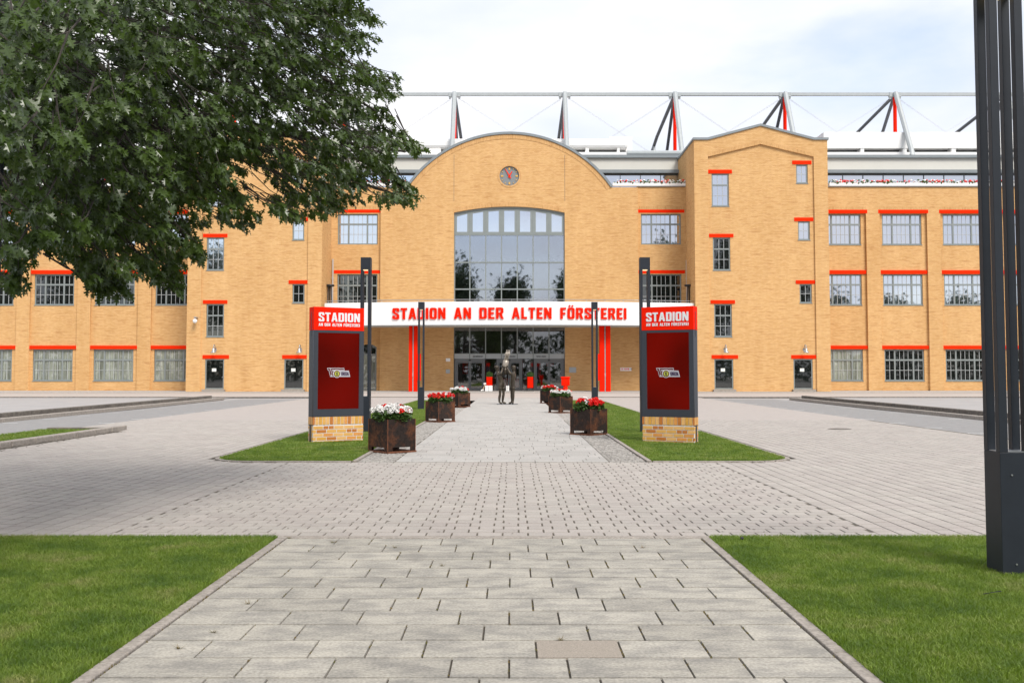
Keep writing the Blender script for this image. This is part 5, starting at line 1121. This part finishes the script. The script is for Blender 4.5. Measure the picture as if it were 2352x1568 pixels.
# ================================================================== lamp columns
M['lampglow'] = bpy.data.materials.new('lamp_glow'); M['lampglow'].use_nodes = True
p_ = M['lampglow'].node_tree.nodes['Principled BSDF']; p_.inputs['Emission Color'].default_value = (1, .78, .45, 1); p_.inputs['Emission Strength'].default_value = .7; p_.inputs['Base Color'].default_value = (.7, .6, .45, 1)
def lamp(x, y, label, H=4.73, w=.135, slot0=.98, slot1=4.40):
    t = thing('lamp_column', label, 'street lamp', (x, y, 0), group=None); ps = .0672
    local('lower_casing', MB().box((-w, -w, -.02), (w, w, slot0)), M['anthracite'], t, bevel=.004)
    for a in (-1, 1):
        for b in (-1, 1):
            xa, xb = sorted((a * w, a * (w - ps))); ya, yb2 = sorted((b * w, b * (w - ps))); local('corner_post', MB().box((xa, ya, slot0 + .001), (xb, yb2, slot1 - .001)), M['anthracite'], t, bevel=.003)
    local('lamp_head', MB().box((-w, -w, slot1), (w, w, H)), M['anthracite'], t, bevel=.004)
    local('light_panel', MB().box((-w + .03, -w + .03, slot1 - .012), (w - .03, w - .03, slot1 - .002)), M['lampglow'], t)
    local('slot_floor', MB().box((-w + .01, -w + .01, slot0 + .001), (w - .01, w - .01, slot0 + .006)), M['galv'], t)
    sc_ = MB()
    for a in (-.07, .09): sc_.lathe([(.006, 0), (.006, .003)], (0, 0, 0), 8)
    return t
lamp(4.015, 7.995, 'tall dark lamp column standing in the lawn at the right edge, very close', H=5.05, slot1=4.74)
lamp(-4.375, 7.995, 'tall dark lamp column at the left edge, only a sliver in view', H=5.05, slot1=4.74)
lamp(XC - 3.78, 26.85, 'dark lamp column standing right behind the left sign tower')
lamp(XC + 3.78, 26.85, 'dark lamp column standing right behind the right sign tower')
lamp(XC - 3.83, 43.9, 'dark lamp column in the left lawn strip in front of the red column')
lamp(XC + 3.83, 43.9, 'dark lamp column in the right lawn strip behind the third planter')
bs = MB()
for (x, z) in ((3.97, .80), (4.10, .76), (3.99, .1), (4.12, .08)): bs.tube([(x, 7.8595, z), (x, 7.852, z)], .007, 8)
setp(obj('lamp_bolts', bs, M['galv'], [o for o in bpy.data.objects if o.name == 'lamp_column'][0]), None, None)

# ================================================================== rusty planters with geraniums
PS, PH = .68, .675
def petal_head(m_, nm, n=26, r_=.05):
    rnd = random.Random(nm); mb = MB()
    for i in range(n):
        a = rnd.uniform(0, 6.283); ph = math.acos(rnd.uniform(-.35, 1)); d = Vector((math.sin(ph) * math.cos(a), math.sin(ph) * math.sin(a), math.cos(ph))); c = d * r_ * rnd.uniform(.8, 1.05)
        u = d.orthogonal().normalized() * r_ * .42; w = d.cross(u).normalized() * r_ * .42; k_ = d * r_ * .16
        mb.add([c - u + k_, c - w + k_, c + u + k_, c + w + k_, c - k_], [(0, 1, 4), (1, 2, 4), (2, 3, 4), (3, 0, 4)])
    me = mb.mesh('flower_head'); me.materials.append(m_); return me
HR = [petal_head(M['petal_r'], 'r%d' % i) for i in range(3)]; HW = [petal_head(M['petal_w'], 'w%d' % i) for i in range(3)]
def planter(fx, fy, th, label, flabel, wf, seed, redpref=None):
    """front corner at fx,fy; th = direction of the right-hand face"""
    rnd = random.Random(seed); d1 = Vector((math.cos(th), math.sin(th), 0)); d2 = Vector((-math.sin(th), math.cos(th), 0)); c = Vector((fx, fy, 0)) + (d1 + d2) * PS / 2
    t = thing('planter', label, 'planter', c, th, 'rusty steel planters along the path'); h = PS / 2
    def face(mb_, a, b):                           # one side sheet with the fork pocket cut out near the foot
        pass
    me = shape([[(-h, .035), (-h + .12, .035), (-h + .12, .11), (h - .12, .11), (h - .12, .035), (h, .035), (h, PH), (-h, PH)]], .012); me.materials.append(M['rust']); me.name = 'side_sheet'
    for k_ in range(4): inst('side_sheet', me, t, Matrix.Rotation(R(90 * k_), 3, 'Z') @ Vector((0, -h, 0)), rot=(0, 0, R(90 * k_)))
    local('rim', MB().box((-h + .012, -h + .012, PH - .012), (h - .012, -h + .035, PH - .001)).box((-h + .012, h - .035, PH - .012), (h - .012, h - .012, PH - .001)).box((-h + .012, -h + .036, PH - .012), (-h + .035, h - .036, PH - .001)).box((h - .035, -h + .036, PH - .012), (h - .012, h - .036, PH - .001)), M['rust_edge'], t)
    local('floor', MB().box((-h + .014, -h + .014, .112), (h - .014, h - .014, .125)), M['rust'], t)
    local('soil', MB().box((-h + .014, -h + .014, PH - .08), (h - .014, h - .014, PH - .04)), M['soil'], t)
    local('base_plate', MB().box((-h - .02, -h - .02, 0), (h + .02, h + .02, .034)), M['rust_edge'], t)
    ed_ = MB()
    for a in (-1, 1):
        for b in (-1, 1): ed_.box((a * h - .007, b * h - .007, .036), (a * h + .007, b * h + .007, PH + .001))
    local('corner_weld', ed_, M['rust_edge'], t)
    g = thing('geraniums', flabel, 'flowers', (c.x, c.y, PH - .04), th)
    lm = MB()
    for i in range(900):
        a = rnd.uniform(0, 6.283); rr_ = .40 * math.sqrt(rnd.random()); x, y = rr_ * math.cos(a), rr_ * math.sin(a); z = rnd.uniform(.0, .20) * (1.15 - rr_ * 1.2) + .04
        if rr_ > .34: z -= rnd.uniform(0, .07)
        s = rnd.uniform(.022, .045); q = Quaternion((1, rnd.gauss(0, .45), rnd.gauss(0, .45), rnd.uniform(-3, 3))).normalized(); ring = [q @ Vector((s * math.cos(k * 1.047), s * math.sin(k * 1.047), s * .25 * (k % 2))) for k in range(6)]
        p = Vector((x, y, z)); lm.add([p - q @ Vector((0, 0, s * .3))] + [p + r_ for r_ in ring], [(0, k + 1, (k + 1) % 6 + 1) for k in range(6)])
    local('foliage', lm, M['gerleaf'], g)
    for i in range(44):
        a = rnd.uniform(0, 6.283); rr_ = .42 * math.sqrt(rnd.random()); x, y = rr_ * math.cos(a), rr_ * math.sin(a); z = .15 + rnd.uniform(.02, .15) * (1.25 - rr_ * 1.8)
        white = wf(x, y, rnd)
        inst('flower_head', rnd.choice(HW if white else HR), g, (x, y, z), rot=(rnd.uniform(-.5, .5), rnd.uniform(-.5, .5), rnd.uniform(0, 6)), sc=rnd.uniform(.85, 1.45))
mostly_w = lambda x, y, r: not ((x + y > .02 and r.random() < .8 and abs(x - y) < .34) or r.random() < .08)
mixed = lambda x, y, r: (x * x + y * y < .03 and r.random() < .6) or r.random() < .08
white_front = lambda x, y, r: (x + y) < .02 or r.random() < .15
white_back = lambda x, y, r: (x + y) > -.05 and r.random() < .5
planter(-2.484, 19.88, R(41.8), 'rusty planter nearest the left sign tower, with mostly white flowers', 'mostly white geraniums with a few red blooms in the nearest left planter', mostly_w, 1)
planter(-2.384, 32.35, R(43), 'rusty planter second in the left row, with red and white flowers', 'mixed red and white geraniums in the second left planter', white_back, 2)
planter(-2.505, 46.8, R(41), 'rusty planter farthest back in the left row', 'geraniums with white blooms in front and red behind in the farthest left planter', white_front, 3)
planter(2.027, 25.6, R(47), 'rusty planter nearest the camera in the right row, full of red flowers', 'mostly red geraniums in the nearest right planter', mixed, 4)
planter(1.922, 39.7, R(40), 'rusty planter in the middle of the right row', 'geraniums with white blooms in front and red behind in the middle right planter', white_front, 5)
planter(1.97, 52.3, R(44), 'rusty planter farthest back in the right row', 'mostly red geraniums in the farthest right planter', white_back, 6)

# ================================================================== oak tree
HALF = [(0, 0), (.035, .12), (.16, .17), (.27, .14), (.17, .27), (.07, .33), (.22, .42), (.43, .44), (.36, .52), (.42, .60), (.24, .58), (.09, .57), (.2, .70), (.34, .80), (.2, .80), (.08, .80), (.09, .9), (0, 1)]
def leafmesh():
    v = [(0, y, .0) for y in (0, .2, .4, .6, .8, 1)]; f = []
    def mid(y): return min(5, max(0, int(round(y * 5))))
    for s_ in (-1, 1):
        base = len(v); pts = HALF[1:-1]
        v += [(s_ * x * .78, y, .22 * x * (1 if s_ > 0 else 1) - .12 * y * y) for x, y in pts]
        for i in range(len(pts) - 1):
            m0, m1 = mid(pts[i][1]), mid(pts[i + 1][1]); a, b = base + i, base + i + 1
            if m0 == m1: f.append((m0, a, b) if s_ < 0 else (m0, b, a))
            else: f += [(m0, a, b), (m0, b, m1)] if s_ < 0 else [(m0, b, a), (m0, m1, b)]
        f.append((0, 0 + 1, base) if s_ > 0 else (0, base, 1)); f.append((5, base + len(pts) - 1, 4) if s_ > 0 else (5, 4, base + len(pts) - 1))
    f = [q for q in f if len(set(q)) == 3]
    v = [(x, y, z - (.12 * y * y if x == 0 else 0)) for x, y, z in v]
    return np.array(v), np.array(f)
LV, LF = leafmesh()
lm_ = npmesh('leaf', LV, LF); lm_.materials.append(M['leaf'])
POLY = [(-30, -40), (835, -40), (835, 0), (862, 50), (860, 110), (866, 150), (915, 182), (905, 205), (878, 225), (885, 285), (975, 335), (975, 352), (900, 362), (885, 395), (945, 425), (970, 455), (925, 465), (880, 448), (832, 432), (808, 462), (810, 480), (770, 482), (700, 497), (645, 490), (628, 440), (618, 385), (606, 400), (598, 470), (575, 530), (548, 505), (500, 500), (468, 515), (455, 560), (462, 590), (432, 620), (412, 625), (408, 672), (375, 662), (350, 640), (310, 630), (268, 640), (275, 685), (240, 685), (212, 655), (200, 630), (150, 615), (60, 600), (30, 640), (35, 665), (-30, 655)]
def inpoly(x, y):
    c = False; n = len(POLY)
    for i in range(n):
        x1, y1 = POLY[i]; x2, y2 = POLY[i - 1]
        if (y1 > y) != (y2 > y) and x < (x2 - x1) * (y - y1) / (y2 - y1) + x1: c = not c
    return c
HOLES = [(590, 420, 22, 60), (700, 470, 14, 16), (450, 500, 16, 18), (740, 215, 16, 9), (800, 330, 14, 8), (690, 270, 10, 12), (850, 325, 16, 8), (640, 60, 10, 14), (780, 130, 8, 12), (455, 330, 12, 8), (700, 420, 16, 14), (760, 390, 12, 10), (500, 190, 8, 10), (330, 500, 10, 9), (200, 560, 14, 10), (735, 60, 10, 8), (235, 80, 26, 42), (300, 60, 18, 30), (30, 120, 10, 40), (310, 325, 24, 12), (530, 372, 24, 10), (400, 560, 20, 10), (480, 460, 14, 12), (120, 590, 20, 10), (700, 340, 16, 8), (560, 470, 16, 10)]
TRK = Vector((-8.6, 12.2, 0))
rnd = random.Random(11); clusters = []
tries = 0
while len(clusters) < 1720 and tries < 30000:
    tries += 1; u, v = rnd.uniform(-40, 985), rnd.uniform(-50, 690)
    if not inpoly(u, v): continue
    if any((u - a) ** 2 / b2 ** 2 + (v - b) ** 2 / c2 ** 2 < 1 for a, b, b2, c2 in HOLES): continue
    f_ = max(0, u) / 950; dc = 8.6 + 4.6 * f_ + max(0, v - 350) / 350 * 1.2; sp_ = 2.6 * (1 - .55 * f_)
    D = dc + rnd.uniform(-1, 1) * sp_
    # keep edge clusters inside: test a shrunken footprint
    rpx = .16 / D * FPX
    if not (inpoly(u + rpx * .8, v) and inpoly(u - rpx, v) and inpoly(u, v + rpx * .8)) and rnd.random() < .4: continue
    clusters.append(P(u, v, D))
TIPS = [((890, 300), (975, 345), 9), ((880, 392), (965, 452), 9), ((830, 400), (818, 470), 5), ((760, 460), (785, 478), 4), ((560, 470), (568, 532), 5), ((215, 620), (245, 686), 7), ((265, 640), (278, 684), 4), ((385, 600), (410, 672), 6), ((345, 620), (370, 655), 4), ((905, 172), (912, 215), 5), ((850, 20), (862, 60), 4), ((440, 560), (462, 600), 5), ((30, 600), (38, 664), 5), ((870, 250), (900, 275), 4), ((930, 440), (905, 462), 4)]
for (a_, b_, n_) in TIPS:
    for i in range(n_):
        t_ = (i + .3) / n_; u, v = a_[0] + (b_[0] - a_[0]) * t_ + rnd.uniform(-4, 4), a_[1] + (b_[1] - a_[1]) * t_ - 8 + rnd.uniform(-4, 4); clusters.append(P(u, v, 8.8 + 4.6 * u / 950 + rnd.uniform(-.2, .2)))
for i in range(900):                                # crown above and to the left of the picture
    a = rnd.uniform(0, 6.283); b = rnd.uniform(-.3, 1); rr_ = rnd.uniform(.45, 1) ; p = Vector((-7.6 + 5.2 * math.cos(a) * rr_ * math.sqrt(1 - b * b), 12 + 5 * math.sin(a) * rr_ * math.sqrt(1 - b * b), 7.2 + 6 * b * rr_))
    d = p - Vector((0, 0, HC)); u = CX + FPX * d.x / max(.1, d.y); v = 856 - FPX * d.z / max(.1, d.y)
    if u > 0 and v > -60 or d.y < 3.5: continue
    clusters.append(p)
for i in range(1500):  # unseen foliage added toward the viewer to shade the crown below
    a, b, c_ = rnd.uniform(-1, 1), rnd.uniform(-1, 1), rnd.uniform(-1, 1)
    if a * a + b * b + c_ * c_ > 1: continue
    p = Vector((-5.2 + 5.2 * a, 8.3 + 4.2 * b, 8.6 + 3.0 * c_)); d = p - Vector((0, 0, HC)); v = 856 - FPX * d.z / max(.1, d.y)
    if v > -90 and p.y > 2: continue
    clusters.append(p)
cen = Vector((-6.2, 11, 5.2)); LVs = []; cnt = 0; leaves = []
twig = MB()
for c in clusters:
    out = (c - cen); out.z *= .4; out = (out.normalized() + Vector((rnd.uniform(-.7, .7), rnd.uniform(-.7, .7), rnd.uniform(-.5, .1)))).normalized()
    stem = c - out * .30; 
    if len(clusters) < 5000: twig.tube([stem - out * .25 + Vector((0, 0, .08)), stem, c], [.009, .006, .003], 4, False)
    for k_ in range(rnd.randint(14, 18)):
        t_ = rnd.random() ** .7; base = stem.lerp(c, t_) + Vector((rnd.gauss(0, .02), rnd.gauss(0, .02), rnd.gauss(0, .02)))
        side = Vector((rnd.gauss(0, 1), rnd.gauss(0, 1), rnd.gauss(0, .6))).normalized(); yd = (out * (.35 + t_ * .6) + side * .85 + Vector((0, 0, -.80))).normalized()
        up = (Vector((rnd.gauss(0, .45), rnd.gauss(-.25, .45), 1))).normalized(); xd = yd.cross(up).normalized(); zd = xd.cross(yd)
        s = rnd.uniform(.088, .145) if rnd.random() < .8 else rnd.uniform(.06, .09); leaves.append((base + yd * .02, xd, yd, zd, s))
def depthvis(l):
    p = l[0]; u = CX + FPX * p.x / p.y; v = 856 - FPX * (p.z - HC) / p.y
    return p.y / l[4] * (1 if (-20 < u < 1000 and -20 < v < 720) else 100)
leaves.sort(key=depthvis)
tree = thing('oak_tree', 'large red oak with dark lobed leaves overhanging the whole upper left', 'tree', TRK)
for (b, xd, yd, zd, s) in leaves[:300]:
    q = Matrix((xd, yd, zd)).transposed().to_quaternion(); inst('leaf', lm_, tree, b - TRK, quat=q, sc=s)
LS = leaves[300:]; B_ = np.array([tuple(l[0]) for l in LS]); Rm = np.array([[tuple(l[1]), tuple(l[2]), tuple(l[3])] for l in LS]); S_ = np.array([l[4] for l in LS])
VV = np.einsum('vk,nkj->nvj', LV, Rm) * S_[:, None, None] + B_[:, None, :]; FF = (np.arange(len(LS)) * len(LV))[:, None, None] + LF[None]
obj('crown', npmesh('crown', VV.reshape(-1, 3), FF.reshape(-1, 3)), M['leaf'], tree, kind='stuff')
obj('twigs', twig, M['bark'], tree, kind='stuff')
tk = MB().tube([TRK + Vector((0, 0, -.1)), TRK + Vector((.02, 0, .3)), TRK + Vector((.1, 0, 2.2)), TRK + Vector((.35, -.1, 4.5)), TRK + Vector((.5, -.2, 7.5)), TRK + Vector((.6, -.2, 11))], [.55, .42, .36, .30, .2, .08], 14)
obj('trunk', tk, M['bark'], tree, smooth=True)
ends = [P(60, 200, 9), P(330, 120, 9.5), P(620, 130, 12), P(790, 60, 12.6), P(860, 250, 12.8), P(930, 345, 13), P(925, 450, 13.2), P(760, 470, 12.6), P(560, 480, 12), P(430, 560, 11), P(300, 560, 10.8), P(260, 660, 10.8), P(90, 500, 9.6), P(380, 300, 10.4), P(640, 330, 12.2), P(180, 350, 9)]
for i, e in enumerate(ends):
    st_ = TRK + Vector((.3, -.1, 3.2 + (i % 5) * .9)); m1 = st_.lerp(e, .4) + Vector((0, 0, .9)); m2 = st_.lerp(e, .75) + Vector((rnd.uniform(-.2, .2), rnd.uniform(-.2, .2), .55)); obj('limb', MB().tube([st_, st_.lerp(m1, .5) + Vector((0, 0, .2)), m1, m2, e], [.13, .10, .075, .04, .012], 8), M['bark'], tree, smooth=True)

# ================================================================== trees behind the viewer, seen only as reflections in the windows
def back_tree(x, y, h, w, label, seed, n=6500):
    rn = np.random.RandomState(seed); t = thing('park_tree', label, 'tree', (x, y, 0), group='trees reflected in the windows')
    local('trunk', MB().tube([(0, 0, 0), (.1, 0, h * .35), (0, .1, h * .75)], [.45, .32, .12], 8), M['bark'], t)
    k = 16; cs = rn.uniform(-1, 1, (k, 3)); cs = cs / np.linalg.norm(cs, axis=1)[:, None] * rn.uniform(.2, .75, (k, 1)); cs = cs * [w, w, h * .34] + [0, 0, h * .62]
    c = cs[rn.randint(0, k, n)] + rn.normal(0, 1, (n, 3)) * [w * .2, w * .2, h * .085]
    a = rn.normal(0, 1, (n, 3)); b = rn.normal(0, 1, (n, 3)); s = rn.uniform(.25, .6, (n, 1)); a = a / np.linalg.norm(a, axis=1)[:, None] * s; b = b / np.linalg.norm(b, axis=1)[:, None] * s
    V = np.stack([c - a, c - b * .6, c + a, c + b * .6], 1).reshape(-1, 3); F = (np.arange(n) * 4)[:, None] + np.array([[0, 1, 2, 3]])
    local('crown', npmesh('crown', V, F), M['farleaf'], t, kind='stuff')
for i, (x, y, h, w) in enumerate([(-11.5, -28, 29, 5.5), (-4.5, -34, 18, 5), (.5, -30, 23, 4.5), (12.5, -30, 26, 4.5), (18, -36, 17, 6), (25, -30, 16, 5), (33, -30, 31, 4), (46, -30, 34, 6), (38, -40, 20, 6), (55, -30, 24, 7), (68, -34, 20, 7), (82, -34, 21, 8), (98, -34, 19, 8), (-30, -30, 26, 8), (-44, -30, 27, 8), (-58, -30, 30, 9), (-74, -30, 31, 9), (-92, -30, 31, 10), (-112, -30, 30, 10)]):
    back_tree(x, y, h, w, 'dark park tree behind the viewer, mirrored in the stadium windows', 100 + i)

# wooded belt, unseen, added behind the viewer to darken the lower window reflections
rn = np.random.RandomState(5); n = 30000; c = np.stack([rn.uniform(-150, 150, n), rn.normal(-46, 2.5, n), np.zeros(n)], 1)
c[:, 2] = rn.rand(n) * (8.5 + 2.5 * np.sin(c[:, 0] * .21) + 1.5 * np.sin(c[:, 0] * .53 + 1))
a = rn.normal(0, 1, (n, 3)); b = rn.normal(0, 1, (n, 3)); sz = rn.uniform(.3, .75, (n, 1)); a = a / np.linalg.norm(a, axis=1)[:, None] * sz; b = b / np.linalg.norm(b, axis=1)[:, None] * sz
V = np.stack([c - a, c - b * .6, c + a, c + b * .6], 1).reshape(-1, 3); F = (np.arange(n) * 4)[:, None] + np.array([[0, 1, 2, 3]])
setp(obj('added_woodland', npmesh('added_woodland', V, F), M['farleaf']), 'added belt of shrubs and trees behind the viewer, darkening reflections in the lower windows', 'added_woodland', kind='stuff')

# small things lying about
lt = MB(); rq = random.Random(3)
for i in range(150):
    y = 9.9 + 14 * rq.random() ** 1.6; x = rq.uniform(-.5, .5) * y * .98
    if y > 17.8 and abs(x - XC) < 5.5: continue
    a = rq.uniform(0, 6.283); l_ = rq.uniform(.008, .035); w_ = l_ * rq.uniform(.15, .5); d_ = Vector((math.cos(a), math.sin(a), 0)); n_ = Vector((-d_.y, d_.x, 0)) * w_; c_ = Vector((x, y, .003))
    lt.add([c_ - d_ * l_, c_ - n_, c_ + d_ * l_ + Vector((0, 0, .004)), c_ + n_ + Vector((0, 0, .006))], [(0, 1, 2, 3)])
for i in range(260):
    y = rq.uniform(19, 27.3); x = -10.9 + abs(rq.gauss(0, .16)); a = rq.uniform(0, 6.283); l_ = rq.uniform(.02, .06); d_ = Vector((math.cos(a), math.sin(a), 0)); n_ = Vector((-d_.y, d_.x, 0)) * l_ * .3; c_ = Vector((x, y, .004))
    lt.add([c_ - d_ * l_, c_ - n_, c_ + d_ * l_, c_ + n_ + Vector((0, 0, .01))], [(0, 1, 2, 3)])
setp(obj('leaf_litter', lt, M['kerb_d']), 'brown leaf litter and twigs scattered on the plaza paving', 'litter', kind='stuff')
c_ = G(2300, 1384); fm_ = MB(); fm_.add([c_ + Vector(p) for p in ((-.055, .0, .045), (-.01, -.016, .055), (.06, -.004, .06), (.055, .012, .058), (-.01, .014, .05))], [(0, 1, 2, 3, 4)]).tube([c_ + Vector((-.08, -.004, .042)), c_ + Vector((.05, .004, .062))], .003, 4)
obj('feather', fm_, M['black'], label='small black feather lying in the right lawn below the lamp', cat='feather')
c_ = G(1710, 1250); obj('pine_cone', MB().lathe([(.004, -.01), (.017, 0), (.018, .01), (.006, .024)], (c_.x, c_.y, .035), 9), M['black'], label='small dark cone lying at the top corner of the right lawn', cat='cone')
